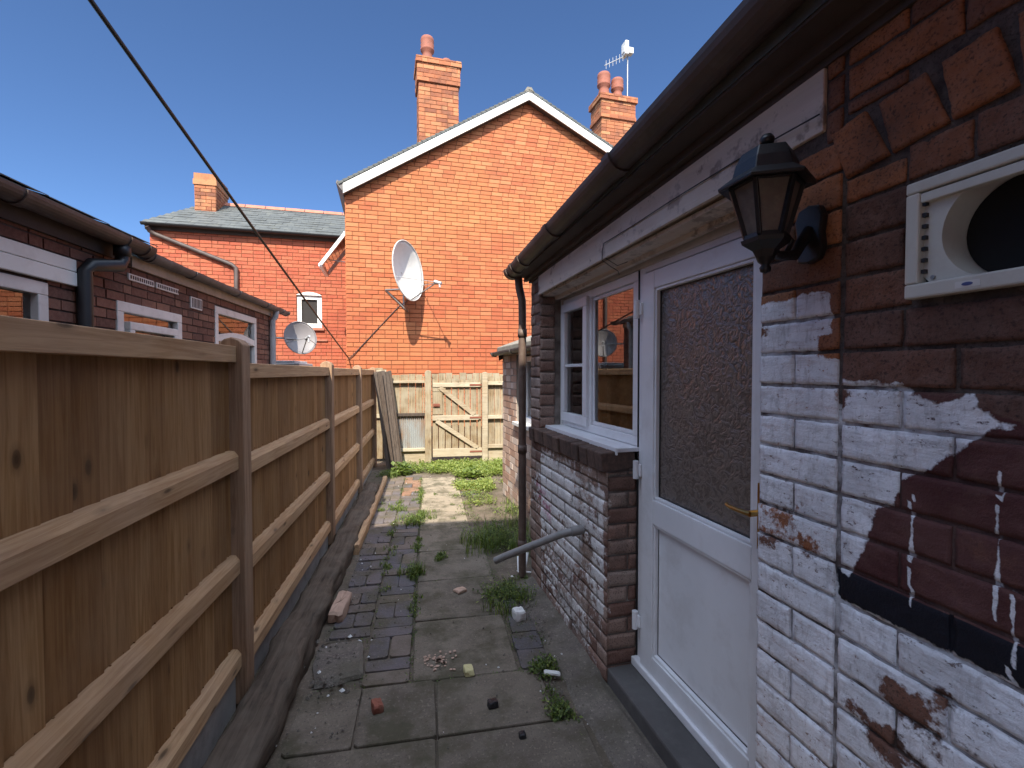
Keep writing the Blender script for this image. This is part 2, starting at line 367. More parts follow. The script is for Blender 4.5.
# uneven soil of the yard
m = M(); nx, ny = 60, 190; x0,x1,y0,y1 = -.93,1.9,-.1,8.6; vs=[]
for j in range(ny+1):
    for i in range(nx+1):
        x = x0+(x1-x0)*i/nx; y = y0+(y1-y0)*j/ny
        z = -.018 + .012*N3(x*3,y*3,0)+.007*N3(x*12,y*12,4) + .004*N3(x*30,y*30,4)
        vs.append((x,y,z))
m.add(vs, [(j*(nx+1)+i, j*(nx+1)+i+1, (j+1)*(nx+1)+i+1, (j+1)*(nx+1)+i) for j in range(ny) for i in range(nx)], .3, smooth=True)
struct(m.build('yard_soil', 'soil'))
def slab(m, x0,x1,y0,y1, t=None, z=0., mi=0, j=.008, hgt=.05, rot=0):
    x0+=j/2;x1-=j/2;y0+=j/2;y1-=j/2
    dz=[z+random.uniform(-.004,.004) for _ in range(4)]
    e=lambda:random.uniform(-.004,.004)
    P=[(x0+e(),y0+e()),(x1+e(),y0+e()),(x1+e(),y1+e()),(x0+e(),y1+e())]
    # slightly rounded outline with nibbled corners
    Q=[]
    for i in range(4):
        a=Vector(P[i-1]);b=Vector(P[i]);c=Vector(P[(i+1)%4]); k=random.uniform(.004,.02)
        Q.append(b+(a-b).normalized()*k); Q.append(b+(c-b).normalized()*random.uniform(.004,.02))
    n=len(Q); zz=[dz[i//2] for i in range(n)]
    cx=sum(q.x for q in Q)/n; cy=sum(q.y for q in Q)/n
    top=[(cx+(q.x-cx)*.988,cy+(q.y-cy)*.988,h) for q,h in zip(Q,zz)]; mid=[(q.x,q.y,h-.005) for q,h in zip(Q,zz)]; bot=[(q.x,q.y,h-hgt) for q,h in zip(Q,zz)]
    V=top+mid+bot
    fs=[tuple(range(n))]+[(i,i+n,(i+1)%n+n,(i+1)%n) for i in range(n)]+[(i+n,i+2*n,(i+1)%n+2*n,(i+1)%n+n) for i in range(n)]
    m.add(V,fs,t,mi)
m = M()
# centre strip of big flags
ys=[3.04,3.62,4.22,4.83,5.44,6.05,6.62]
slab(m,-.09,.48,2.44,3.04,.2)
for i in range(len(ys)-1): slab(m,-.09,.50 if i<3 else .42,ys[i],ys[i+1],[.1,.15,.3,.75,.9,1.][i])  # far flags tinted paler, their sunlight put into the colour
slab(m,-.12,.40,6.62,7.2,1.,-.006)  # palest tint, again sunlight put into the colour
# cross rows near the door
for a,b in ((-.62,-.33),(-.33,.03),(.03,.585)): slab(m,a,b,2.05,2.44,random.random()*.15)
for a,b in ((-.60,.03),(.03,.70)): slab(m,a,b,1.48,2.05,random.random()*.12)
for a,b in ((-.75,-.2),(-.2,.36),(.36,.9)): slab(m,a,b,.88,1.48,random.random()*.12)
for a,b in ((-.75,-.2),(-.2,.36),(.36,.95)): slab(m,a,b,.28,.88,random.random()*.12)
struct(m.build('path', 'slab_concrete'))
m = M()
# two bands of old pavers to the left, one to the right
y = 2.45; k = 0
while y < 7.3:
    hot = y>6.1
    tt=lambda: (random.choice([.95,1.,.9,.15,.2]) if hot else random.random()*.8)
    if k%3==2:
        slab(m,-.345,-.225,y,y+.215,tt(),random.uniform(-.004,.004),0,.007); slab(m,-.225,-.1,y,y+.215,tt(),random.uniform(-.004,.004),0,.007); y+=.215
    else:
        slab(m,-.345,-.1,y,y+.112,tt(),random.uniform(-.005,.004),0,.007); y+=.112
    k+=1
y = 2.93; k=0
while y < 7.0:
    z=random.uniform(-.012,.0)
    if k%2: slab(m,-.60,-.475,y,y+.18,random.random()*.7,z,0,.01); slab(m,-.475,-.355,y,y+.18,random.random()*.7,z+.004,0,.01); y+=.18
    else: slab(m,-.60,-.355,y,y+.115,random.random()*.7,z,0,.01); y+=.115
    k+=1
y=2.3
slab(m,.49,.66,2.45,2.62,.3); slab(m,.49,.66,2.62,2.80,.05); slab(m,.50,.66,2.80,3.0,.1)
for yy in (3.0,3.12,3.24,3.36): slab(m,.51,.74,yy,yy+.12,random.random()*.5,-.008)
for yy in (6.1,6.22,6.34,6.46): slab(m,.42,.66,yy,yy+.12,random.random(),-.008)
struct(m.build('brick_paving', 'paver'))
# haunch of rough concrete along the foot of the right wall, in the building's frame
EM = Matrix.Translation(EXT) @ Matrix.Rotation(EXR,4,'Z')
m = M(); vs=[]; nx,ny=90,12
for i in range(nx+1):
    s=-2.2+i*(3.45)/nx
    for j in range(ny+1):
        d=j/ny*.21; wd=.02*N3(s*5,0,9)
        z=.028*(1-j/ny)**1.3+.008*N3(s*9,d*9,1)-.004+.004*N3(s*30,d*30,2) - (.02 if j==ny else 0)
        if s<0.03 and d<.02: z=min(z,.0)
        vs.append(EM@Vector((s,d+wd*(j/ny),z)))
m.add(vs,[(i*(ny+1)+j,i*(ny+1)+j+1,(i+1)*(ny+1)+j+1,(i+1)*(ny+1)+j) for i in range(nx) for j in range(ny)],.2,smooth=True)
struct(m.build('concrete_haunch','rough_concrete'))

# ================================================================== LEFT FENCE
F = thing('wooden_fence','long brown wooden panel fence with horizontal rails down the left of the yard','fence',(-.93,.3,0))
def FX(x): return x+.93
def rel(m_): m_.v=[(x+.93,y-.3,z) for x,y,z in m_.v]; return m_
posts=[.31,2.42,4.53,6.42,8.18]
for i,py in enumerate(posts):
    m=M(); zt=[1.76,1.765,1.70,1.69,1.68][i]; w=.1
    # rounded weathered head
    prof=[(-.97,0),(-.865,0),(-.865,zt-.035),(-.885,zt-.012),(-.915,zt),(-.945,zt-.008),(-.97,zt-.03)]
    m.prism(prof, lambda u,v,w_: (u,w_,v), py+w, py, .3+.4*random.random())
    rel(m).build('post','post_wood',F,.006)
for b in range(4):
    ya=posts[b]+.1; yb=posts[b+1]; drop=0 if b==0 else .045+.01*(b-1)
    # feather-edged boards
    m=M(); y=ya; rnd=random.Random(b+3)
    while y<yb-.002:
        w=rnd.choice([.085,.105,.12,.135]); e=min(y+w,yb); t=rnd.random()
        off=rnd.uniform(-.002,.002); zt=1.66-drop+rnd.uniform(-.003,.003)
        m.prism([(-.952+off,y+.0015),(-.952+off,e-.0015),(-.928+off,e-.0015),(-.941+off,y+.0015)], lambda u,v,w_:(u,v,w_), .15, zt, t)
        for zn in ([1.67,1.15,.67,.22] if b==0 else [1.58,1.13,.65,.20]):
            for fy in (.25,.75):
                yy=y+w*fy; zz=zn+(.03 if zn<1.5 else -.035)+rnd.uniform(-.006,.006); m.box(-.9345+off,-.9295+off,yy-.002,yy+.002,zz+.025,zz+.029,1.)
        y=e
    rel(m).build('board_panel','board_wood',F)
    tops=[1.725,1.225,.725,.27] if b==0 else [1.653-.005*b,1.185-.012*b,.705-.02*b,.262-.035*b]
    for q,zt in enumerate(tops):
        m=M(); h=.08 if q==0 else .092; xo=-.888
        prof=[(-.936,zt-h),(xo,zt-h+.004),(xo,zt-.024),(-.905,zt),(-.936,zt+.004)] if q else [(-.958,zt-h),(xo-.004,zt-h),(xo-.004,zt-.004),(-.958,zt)]
        m.prism(prof, lambda u,v,w_:(u,w_,v), yb, ya, random.random()*.7)
        rel(m).build('rail','rail_wood',F,.0025)
    m=M(); m.box(-.955,-.915,ya,yb,-.03,.165-.02*b,.3)
    rel(m).build('gravel_board','concrete_board',F,.004)

# old timber baulk at fence foot
def rough_beam(p,q,w,h,seg=60,amp=.012,seed=0,tint=.3,ring=10):
    m=M(); p=Vector(p); q=Vector(q); d=(q-p).normalized(); s=d.cross(Vector((0,0,1))).normalized(); u=s.cross(d); vs=[]
    sq=[]
    for k in range(ring*2):
        a=2*math.pi*k/(ring*2); ca,sa=math.cos(a),math.sin(a); r=1/max(abs(ca),abs(sa)); r=r*.93 if r>1.3 else r; sq.append((ca*r,sa*r))
    n=len(sq)
    for i in range(seg+1):
        c=p+(q-p)*(i/seg)
        for (a,b) in sq:
            pt=c+s*a*w/2+u*b*h/2
            k=1+ amp/w*2*(N3(pt.x*6+seed,pt.y*3,pt.z*9)+.6*N3(pt.x*25,pt.y*9+seed,pt.z*25))
            vs.append(c+(s*a*w/2+u*b*h/2)*k)
    m.add(vs,[(i*n+k,i*n+(k+1)%n,(i+1)*n+(k+1)%n,(i+1)*n+k) for i in range(seg) for k in range(n)],tint,smooth=True)
    m.add(vs[:n],[tuple(range(n))[::-1]],tint); m.add(vs[-n:],[tuple(range(n))],tint)
    return m
tag(rough_beam((-.765,.6,.045),(-.74,6.5,.035),.19,.15,240,.030,3).build('timber_baulk','baulk_wood'),
    'long dark rotten timber baulk lying along the foot of the left fence','timber')
tag(rough_beam((-.635,4.3,.02),(-.625,7.1,.02),.05,.10,60,.008,8,.1).build('edging_board','rail_wood'),
    'pale weathered edging board set on edge beside the dark timber baulk','board')

# ================================================================== RIGHT EXTENSION
E = thing('brick_extension','low brick extension with part glazed white door, white window and peeling white painted wall','building',EXT,EXR)
def smooth_in(poly,x,y,soft=.012):
    ins=False; dm=9
    n=len(poly)
    for i in range(n):
        x1,y1=poly[i];x2,y2=poly[(i+1)%n]
        if (y1>y)!=(y2>y) and x<(x2-x1)*(y-y1)/(y2-y1)+x1: ins=not ins
        L2=(x2-x1)**2+(y2-y1)**2; t=max(0,min(1,((x-x1)*(x2-x1)+(y-y1)*(y2-y1))/L2)); dm=min(dm,math.hypot(x-x1-t*(x2-x1),y-y1-t*(y2-y1)))
    return max(0,min(1,.5+(dm if ins else -dm)/soft*.5))
W2=[(-1.262,1.585),(-1.405,1.583),(-1.43,1.55),(-1.475,1.535),(-1.531,1.56),(-1.548,1.53),(-1.595,1.50),(-1.55,1.49),(-1.517,1.448),(-1.46,1.40),(-1.409,1.365),(-1.39,1.30),(-1.357,1.284),(-1.33,1.18),(-1.289,1.105),(-1.262,1.10)]
W1=[(-.98,1.795),(-1.03,1.80),(-1.20,1.81),(-1.232,1.80),(-1.235,1.70),(-1.20,1.69),(-1.195,1.64),(-1.262,1.63),(-1.262,1.04),(-3,1.045),(-3,-.1),(-.98,-.1)]
def near_paint(x,y,z):
    r=max(smooth_in(W1,x,z),smooth_in(W2,x,z)*.93)
    r-=.26*max(0,N3(x*7,z*9,11))+.2*max(0,N3(x*17,z*21,5))
    fl=smooth_in([(-.98,1.24),(-1.12,1.25),(-1.25,1.16),(-1.25,1.08),(-1.12,1.08),(-.98,1.03)],x,z,.05); r*=1-.50*fl
    r-=.42*smooth_in([(-1.38,.97),(-1.50,.96),(-1.75,.80),(-1.75,.5),(-1.5,.62),(-1.38,.80)],x,z,.08)*(.5+.5*N3(x*9,z*11,8))
    for cx,cz,rr,k in ((-1.42,.885,.05,.75),(-1.30,.80,.03,.6),(-1.36,.76,.05,.6),(-1.5,.93,.04,.45),(-1.20,.60,.05,.5),(-1.1,.45,.06,.4),(-1.06,1.76,.03,.4),(-1.01,1.72,.03,.5),(-1.27,1.545,.035,.5),(-1.35,1.56,.04,.45),(-1.45,.72,.08,.45)):
        dd=math.hypot(x-cx,(z-cz)*1.2); r-=k*max(0,1-dd/rr/1.6)
    # drips
    for cx,za,zb in ((-1.432,1.09,1.34),(-1.578,1.14,1.42),(-1.60,1.02,1.2)):
        if abs(x-cx+.005*N3(z*12,cx,1))<.0042 and za<z<zb: r=max(r,.74+.2*N3(z*30,cx,2))
    g=smooth_in([(-1.262,1.10),(-1.262,1.545),(-1.5,1.56),(-1.62,1.50),(-3,1.50),(-3,1.10)],x,z,.03)*.95
    b=smooth_in([(-1.255,1.115),(-1.255,1.035),(-3,1.035),(-3,1.105)],x,z,.006)
    return (max(0,r),g,b,0)
LINB=lambda s: 2.19-.02*s          # lintel underside
def fn_w(d0): return lambda a,w,z: (a,d0+w,z)
# arch of big rowlock bricks over the blocked opening
def z_in(s_): t=-(s_+1.265); return 2.068+.17*t-.16*t*t
def z_out(s_): return z_in(s_)+.128
m=M()
def row_near(za,zb):
    zm=.5*(za+zb)
    top=[]
    iv=[(-2.35,-1.262)]
    if zm<LINB(-1.1): iv.append((-1.258,-1.0))
    elif True: iv=[(-2.35,-1.262),(-1.258,-1.205)]
    return iv
z=-.03; k=0
while z<2.46:
    zt=z+.0885 if z<2.05 else z+.08
    cs=[]
    zm=(z+zt)/2
    if zm+.03<LINB(-1.1):
        cs += [(-1.256,-1.0)] if k%2 else [(-1.256,-1.125),(-1.125,-1.0)]
    elif z<2.5: cs += [(-1.256,-1.208)]
    x=-1.264+(.10 if k%2 else 0)
    first=True
    while x>-2.3:
        ln=random.choice([.235,.24,.235,.12]) if not first else (.14 if k%2 else .24)
        if first: x=-1.264
        cs.append((x-ln,x)); x-=ln; first=False
    for s0,s1 in cs:
        mid=(s0+s1)/2
        if s1>-1.70 and s0<-1.42 and zt>1.775 and z<1.965:
            if s1>-1.42: s0=-1.42; mid=(s0+s1)/2
            elif s0<-1.70: s1=-1.70; mid=(s0+s1)/2
            else: continue
            if s1-s0<.03: continue
        t=random.random()
        if mid>-1.26: t=.55+.45*t if z>1.7 else .3+.6*t
        elif z>2.0: t=.45+.45*t
        else: t=.0+.5*t
        # clip under/over the arch
        za,zb=z+.005,zt-.005
        if mid<-1.26:
            zin=min(z_in(s0),z_in(s1)); zout=max(z_out(s0),z_out(s1))
            if za<zin-.006<zb: zb=zin-.006
            if za<zout+.006<zb: za=zout+.006
            if zb-za<.018 or (za>=zin-.01 and zb<=zout+.01): continue
            if za<zin and zb>zout: continue
        rough=.005 if mid>-1.26 else .009
        worn_brick(m,fn_w(.0),s0+.004,s1-.004,za,zb,.0085+random.uniform(-.0025,.0025),t,.0085,rough*.55)
    z=zt; k+=1
# arch voussoirs
t_=0; kk=0
while t_<1.0:
    w_=[.105,.115,.108,.118][kk%4]; sk=.050*max(-.2,1-t_/.5)
    q=[(-1.265-t_-w_+.004,z_in(-1.265-t_-w_)),(-1.265-t_-.004,z_in(-1.265-t_)),(-1.265-t_-.010+sk,z_out(-1.265-t_)-.004),(-1.265-t_-w_+.010+sk,z_out(-1.265-t_-w_)-.004)]
    worn_brick(m,fn_w(.0),0,.11,0,.118,.011+random.uniform(-.002,.002),.66+.25*random.random(),.009,.003,quad=q)
    t_+=w_; kk+=1
o=m.build('wall','old_brick',E,paint=near_paint); o['label']='bare and painted brick wall with an arch of big bricks over a blocked opening'
# mortar backing, recessed, with real thickness
m=M(); vs=[]; X0,X1,Z0,Z1=-2.35,-1.0,-.05,2.5; nx,nz=110,200
for j in range(nz+1):
    for i in range(nx+1):
        s=X0+(X1-X0)*i/nx; zz=Z0+(Z1-Z0)*j/nz
        vs.append((s,.0005+.002*N3(s*20,zz*20,5),zz))
def inh(i,j): s_=X0+(X1-X0)*i/nx; z_=Z0+(Z1-Z0)*j/nz; return -1.68<s_<-1.45 and 1.765<z_<1.965
m.add(vs,[(j*(nx+1)+i,j*(nx+1)+i+1,(j+1)*(nx+1)+i+1,(j+1)*(nx+1)+i) for j in range(nz) for i in range(nx) if not inh(i,j)],.5,smooth=True)
m.box(-2.35,-1.70,-.3,-.004,-.05,2.5,.5); m.box(-1.43,-1.0,-.3,-.004,-.05,2.5,.5); m.box(-1.70,-1.43,-.3,-.004,-.05,1.75,.5); m.box(-1.70,-1.43,-.3,-.004,1.975,2.5,.5)
m.build('mortar','old_mortar',E,paint=near_paint)

# low wall under the window, pier beside window
def low_paint(x,y,z):
    r=0
    if y>-.02 and x>0:
        r=.62+.28*N3(x*3.1,z*4,2)
        if z>.98: r-=.25
        if z<.55: r-=.30*(1-z/.55)
        if x>1.05: r-=.30
        r+=.25*smooth_in([(.45,.75),(.7,.72),(1.0,.85),(1.02,1.05),(.5,1.05)],x,z,.1)
        if x<.035: r-=.25
        r-=.5*max(0,1-math.hypot(x-.25,z-.60)/.13)
    pk=smooth_in([(1.14,.77),(1.10,.69),(.86,.58),(.84,.66),(.98,.74)],x,z,.05)*(1 if y>-.02 and x>0 else 0)
    return (max(0,r),0,0,pk)
m=M()
def rows_low(za,zb):
    return [(0,1.3)] if zb<1.09 else ([(1.085,1.3)] if zb<2.31 else [])
brick_face(m, fn_w(0.0), 0, 2.32, rows_low, .078, .235, .008, .006, .003, .25, grid=.014, rough=.006)
# return face beside the door (faces the viewer, -x)
brick_face(m, lambda a,w,z:(0.012-w,-a,z), 0, 1.09, lambda za,zb:[(0.0,.165)], .082, .235, .011, .010,.003,.1, grid=.016, rough=.005)
# far end return and window reveal
brick_face(m, lambda a,w,z:(1.085-.0+0*a-w,-a,z), 1.19, 2.15, lambda za,zb:[(0.0,.11)], .082, .235, .011, .006,.002,.1, grid=.016, rough=.003)
brick_face(m, lambda a,w,z:(1.298+w,-a,z), 0, 2.3, lambda za,zb:[(0.02,2.2)], .078, .235, .008, .004,.001,.1)
o=m.build('lower_wall','low_brick',E,paint=low_paint); o['label']='low wall under the window with flaking white paint'
m=M(); m.box(.014,1.30,-.3,-.0,-.05,1.10); m.box(1.089,1.302,-.3,-.002,1.10,2.34); m.box(-1.0,-.985,-.3,-.02,-.05,2.19)
m.box(1.1,1.30,-2.2,-.3,-.05,2.3)
m.build('lower_mortar','mortar_low',E)
# brick-on-edge sill
m=M(); s=-.005
while s<1.18:
    w=random.uniform(.095,.115); a=random.uniform(-.006,.006)
    mt=Matrix.Translation((s+w/2,-.055,1.145+random.uniform(-.004,.004)))@Matrix.Rotation(R_(-5)+a,4,'X')@Matrix.Rotation(a*2,4,'Z')
    m.box(-w/2+.004,w/2-.004,-.1,.095+random.uniform(-.008,.006),-.05,.05,random.random(),mat=mt)
    s+=w
m.build('brick_sill','sill_brick',E,.007)
m=M(); m.box(0,1.2,-.12,.02,1.09,1.165); m.build('sill_mortar','mortar_dark',E)
# timber lintel, soffit, mouldings
m=M()
m.prism([(-1.205,LINB(-1.205)),(1.10,LINB(1.1)),(1.10,2.315),(-1.205,2.405)],lambda u,v,w:(u,w,v),-.12,.012,.5)
m.build('lintel','lintel_paint',E,.004)
m=M(); m.beam((-1.0,.010,2.206),(1.09,.010,2.168),.016,.022,tint=.7)
m.beam((-.998,-.07,2.183),(1.09,-.07,2.16),.10,.018); m.beam((-.998,-.125,2.168),(1.09,-.125,2.142),.03,.03)
m.build('lintel_moulding','lintel_paint',E,.002)
# timber head and sub-frame
m=M(); m.box(-.99,1.085,-.235,-.17,2.125,2.175,.4); m.box(1.055,1.083,-.23,-.155,1.2,2.13,.4); m.build('timber_frame','old_white',E,.003)
# ---- window
YW=-.165
def frame(m,s0,s1,z0,z1,w,y0,y1):
    m.box(s0,s1,y0,y1,z1-w,z1); m.box(s0,s1,y0,y1,z0,z0+w); m.box(s0,s0+w,y0,y1,z0+w,z1-w); m.box(s1-w,s1,y0,y1,z0+w,z1-w)
wn=M(); frame(wn,.0,1.055,1.215,2.12,.05,-.225,YW); wn.box(.575,.615,-.223,YW-.002,1.265,2.07)
wn=wn.build('window','white_upvc',E,.004); wn['label']='white plastic two light window'
m=M(); frame(m,.60,1.045,1.25,2.085,.062,-.20,YW+.022); m.build('casement','white_upvc',wn,.006)
m=M(); m.box(.66,.985,-.19,YW+.012,1.635,1.655); m.build('glazing_bar','white_upvc',wn,.003)
m=M(); frame(m,.052,.572,1.267,2.068,.022,-.2,YW-.012); m.build('glazing_bead','white_upvc',wn,.004)
m=M(); m.add([(.055,-.186,1.27),(.055,-.186,2.065),(.57,-.186,2.065),(.57,-.186,1.27)],[(0,1,2,3)]); m.add([(.66,-.17,1.31),(.66,-.17,2.02),(.985,-.17,2.02),(.985,-.17,1.31)],[(0,1,2,3)]); m.build('pane','glass',wn)
m=M(); m.box(-.01,1.09,-.20,-.045,1.19,1.212); m.box(-.01,1.09,-.05,-.038,1.175,1.214); m.build('sill','white_upvc',wn,.004)
m=M()
for k in range(40):
    a=k/39; s=.70+a*.33; m.add([(s,-.34+.02*math.sin(k*1.3),1.3),(s+.0085,-.34+.02*math.sin((k+1)*1.3),1.3),(s+.0085,-.34+.02*math.sin((k+1)*1.3),2.06),(s,-.34+.02*math.sin(k*1.3),2.06)],[(0,1,2,3)],.5,smooth=True)
m.build('curtain','curtain',wn)
# dark room inside (box seen through panes)
m=M(); r0=M(); r0.add([(-2.3,-2.6,.05),(1.25,-2.6,.05),(1.25,-2.6,2.4),(-2.3,-2.6,2.4)],[(0,1,2,3)]); r0.add([(-2.3,-2.6,.05),(1.25,-2.6,.05),(1.25,-.31,.05),(-2.3,-.31,.05)],[(3,2,1,0)]); r0.add([(-2.3,-2.6,2.4),(1.25,-2.6,2.4),(1.25,-.25,2.4),(-2.3,-.25,2.4)],[(0,1,2,3)]); r0.add([(-2.3,-2.6,.05),(-2.3,-2.6,2.4),(-2.3,-.3,2.4),(-2.3,-.3,.05)],[(0,1,2,3)])
r0.build('interior','room_dark',E)
# ---- door
fr=M()
fr.box(-.062,-.004,-.235,YW-.005,.10,2.125); fr.box(-.98,-.92,-.235,YW-.005,.10,2.125); fr.box(-.92,-.062,-.235,YW-.005,2.095,2.125)
dr=fr.build('door','white_upvc',E,.004); dr['label']='part glazed white plastic door with a brass lever'
m=M(); y0,y1=-.215,YW+.016
m.box(-.17,-.066,y0,y1,.122,2.085); m.box(-.915,-.805,y0,y1,.122,2.085); m.box(-.804,-.171,y0,y1,2.0,2.085); m.box(-.804,-.171,y0,y1,.865,.985); m.box(-.804,-.171,y0,y1,.122,.215)
m.build('leaf_frame','white_upvc',dr,.004)
m=M()
for za,zb in ((.985,2.0),(.215,.865)):
    for (a,b,c,d) in ((-.804,-.171,za,za+.014),(-.804,-.171,zb-.014,zb),(-.185,-.171,za,zb),(-.804,-.79,za,zb)):
        m.box(a,b,-.20,y1-.006,c,d)
m.build('glazing_bead','white_upvc',dr,.004)
m=M()
for za,zb in ((.999,1.986),(.229,.851)):
    for (a,b,c,d) in ((-.79,-.185,za,za+.004),(-.79,-.185,zb-.004,zb),(-.189,-.185,za,zb),(-.79,-.786,za,zb)): m.box(a,b,-.18,-.174,c,d)
m.build('seal','black_plastic',dr)
m=M(); m.box(-.795,-.18,-.19,-.180,.99,1.995); m.build('frosted_pane','obscure_glass',dr)
m=M(); m.box(-.795,-.18,-.19,-.176,.22,.86); m.build('lower_panel','white_upvc',dr)
m=M(); m.box(-.98,-.0,-.24,-.135,.082,.122); m.build('threshold','white_upvc',dr,.005)
for hz in (1.915,1.105,.335):
    m=M(); m.tube([(-.044,-.132,hz-.045),(-.044,-.132,hz+.045)],.015,12); m.box(-.075,-.014,-.148,-.138,hz-.03,hz+.03); m.build('hinge','white_upvc',dr,.003)
m=M(); m.box(-.868,-.838,-.15,-.141,.99,1.22); m.tube([(-.853,-.145,1.12),(-.853,-.095,1.12)],.011,12)
m.tube([(-.857,-.096,1.12),(-.84,-.092,1.12),(-.80,-.094,1.118),(-.755,-.098,1.117),(-.735,-.102,1.121)],[.010,.009,.008,.008,.007],12); m.build('handle','brass',dr,.002)
# gasket line between window and door, step
m=M(); m.box(-.004,.0,-.2,YW+.001,.12,2.12); m.build('gasket','black_plastic',dr)
m=M(); vs=[]
m.box(-1.02,.006,-.26,.0,-.05,.08,.3); m.build('step','step_stone',E,.012)
# eaves: soffit, fascia, rafter boards
m=M(); m.prism([(-2.35,2.43),(1.36,2.30),(1.36,2.40),(-2.35,2.53)],lambda u,v,w:(u,w,v),.015,.045,.2)
m.build('fascia','soffit_dark',E,.003)
m=M(); m.prism([(-2.35,2.41),(1.33,2.285),(1.33,2.31),(-2.35,2.44)],lambda u,v,w:(u,w,v),-.3,.014,.2); m.prism([(-2.35,2.465),(1.33,2.325),(1.33,2.335),(-2.35,2.475)],lambda u,v,w:(u,w,v),.045,.125,.2); m.build('soffit','soffit_dark',E)
# roof: slate courses
def slate_roof(m,fn,u0,u1,vlen,ga=.2,w=.25,th=.006,seed=0):
    r=random.Random(seed); v=0;k=0
    while v<vlen:
        u=u0-(w/2 if k%2 else 0)
        while u<u1:
            a,b=max(u,u0)+.002,min(u+w,u1)-.002
            if b>a+.01:
                lift=r.uniform(.004,.012); t=r.random(); v2=min(v+ga*1.15,vlen)
                P=[fn(a,v,lift+th),fn(b,v,lift+th),fn(b,v2,.002),fn(a,v2,.002),fn(a,v,lift),fn(b,v,lift)]
                m.add(P,[(0,1,2,3),(0,4,5,1)],t)
            u+=w
        v+=ga;k+=1
sl=R_(19)
def roof_e(u,v,h): 
    zb=2.445-.035*u
    return (u,.15-v*math.cos(sl)-h*math.sin(sl)*-1,zb+v*math.sin(sl)+h)
m=M(); slate_roof(m,roof_e,-2.35,1.40,3.0)
m.prism([(-2.35,.13),(1.38,.13),(1.38,-2.65),(-2.35,-2.65)],lambda u,v,w:(u,v,2.43-.035*u+(.15-v)*math.tan(sl)+w),-.05,-.006,.2)
m.build('roof','slate',E)
# gutter on the extension
def gutter(name,mat,p,q,r,label,parent_frame=None,joints=(),thick=.004,brk=True,group=None):
    o=thing(name,label,'gutter',*(parent_frame or ((0,0,0),0)),group=group)
    p,q=Vector(p),Vector(q); d=(q-p).normalized(); s=d.cross(Vector((0,0,1))).normalized(); u=s.cross(d)
    def prof(rr,c,w0=0):
        return [c+s*math.cos(a)*rr+u*math.sin(a)*rr for a in [math.pi*(1+k/12) for k in range(13)]]
    m=M(); A=prof(r,p)+prof(r-thick,p)[::-1]; B=prof(r,q)+prof(r-thick,q)[::-1]; n=len(A)
    m.add(A+B,[(k,k+n,(k+1)%n+n,(k+1)%n) for k in range(n)]+[tuple(range(n))],.5,smooth=False)
    # stop end
    m.add(prof(r,q),[tuple(range(13))],.5); m.add(prof(r,p),[tuple(range(13))],.5)
    m.build('channel',mat,o)
    for t in joints:
        c=p+(q-p)*t; m=M(); 
        A=prof(r+.008,c-d*.03)+prof(r+.001,c-d*.03)[::-1]; B=prof(r+.008,c+d*.03)+prof(r+.001,c+d*.03)[::-1]; n=len(A)
        m.add(A+B,[(k,k+n,(k+1)%n+n,(k+1)%n) for k in range(n)]+[tuple(range(n)),tuple(range(n,2*n))[::-1]],.2); m.build('joint_bracket',mat,o)
    return o
gutter('gutter','gutter_brown',(-2.35,.190,2.575),(1.385,.132,2.385),.063,'dark brown half round gutter along the eaves of the right extension',(EXT,EXR),(.52,.735,.90,.955,.993))
m=M(); m.tube([(1.345,.095,2.35),(1.345,.085,2.25),(1.345,.062,2.15),(1.345,.06,2.05),(1.345,.06,.0)],.030,16)
for z in (1.9,1.0,.25): m.lathe([(.030,-.03),(.036,-.03),(.036,.03),(.030,.03)],(1.345,.06,z),16)
o=m.build('downpipe','pipe_brown',loc=EXT); o.rotation_euler=(0,0,EXR); tag(o,'dark brown rainwater downpipe at the far corner of the right extension','pipe')
def place_ext(o): o.location=EXT; o.rotation_euler=(0,0,EXR); return o
# thin slack wire clipped along the lintel
m=M(); P=[(-1.21,.03,2.25),(-.9,.016,2.268),(-.55,.02,2.262),(-.25,.016,2.255),(.02,.02,2.25),(.035,.022,2.215),(.04,.02,2.17),(.02,-.02,2.135),(.06,-.08,2.125),(.12,-.12,2.12)]
m.tube(P,.0022,6); m.tube([(.0,.02,2.17),(-.03,-.03,2.13),(-.04,-.08,2.15)],.002,6)
tag(place_ext(m.build('wire','black_plastic')),'thin loose dark wire clipped across the painted timber lintel above window','wire')
# waste pipe
m=M(); m.tube([(.30,.0,.70),(.30,.05,.695),(.33,.12,.675),(.52,.40,.505),(.56,.46,.465)],[.024,.024,.022,.021,.021],16,cap=True)
m.tube([(.30,.02,.70),(.305,.075,.69)],.028,16)
tag(place_ext(m.build('waste_pipe','pipe_grey')),'grey plastic waste pipe sticking out of the low wall down into the yard','pipe')
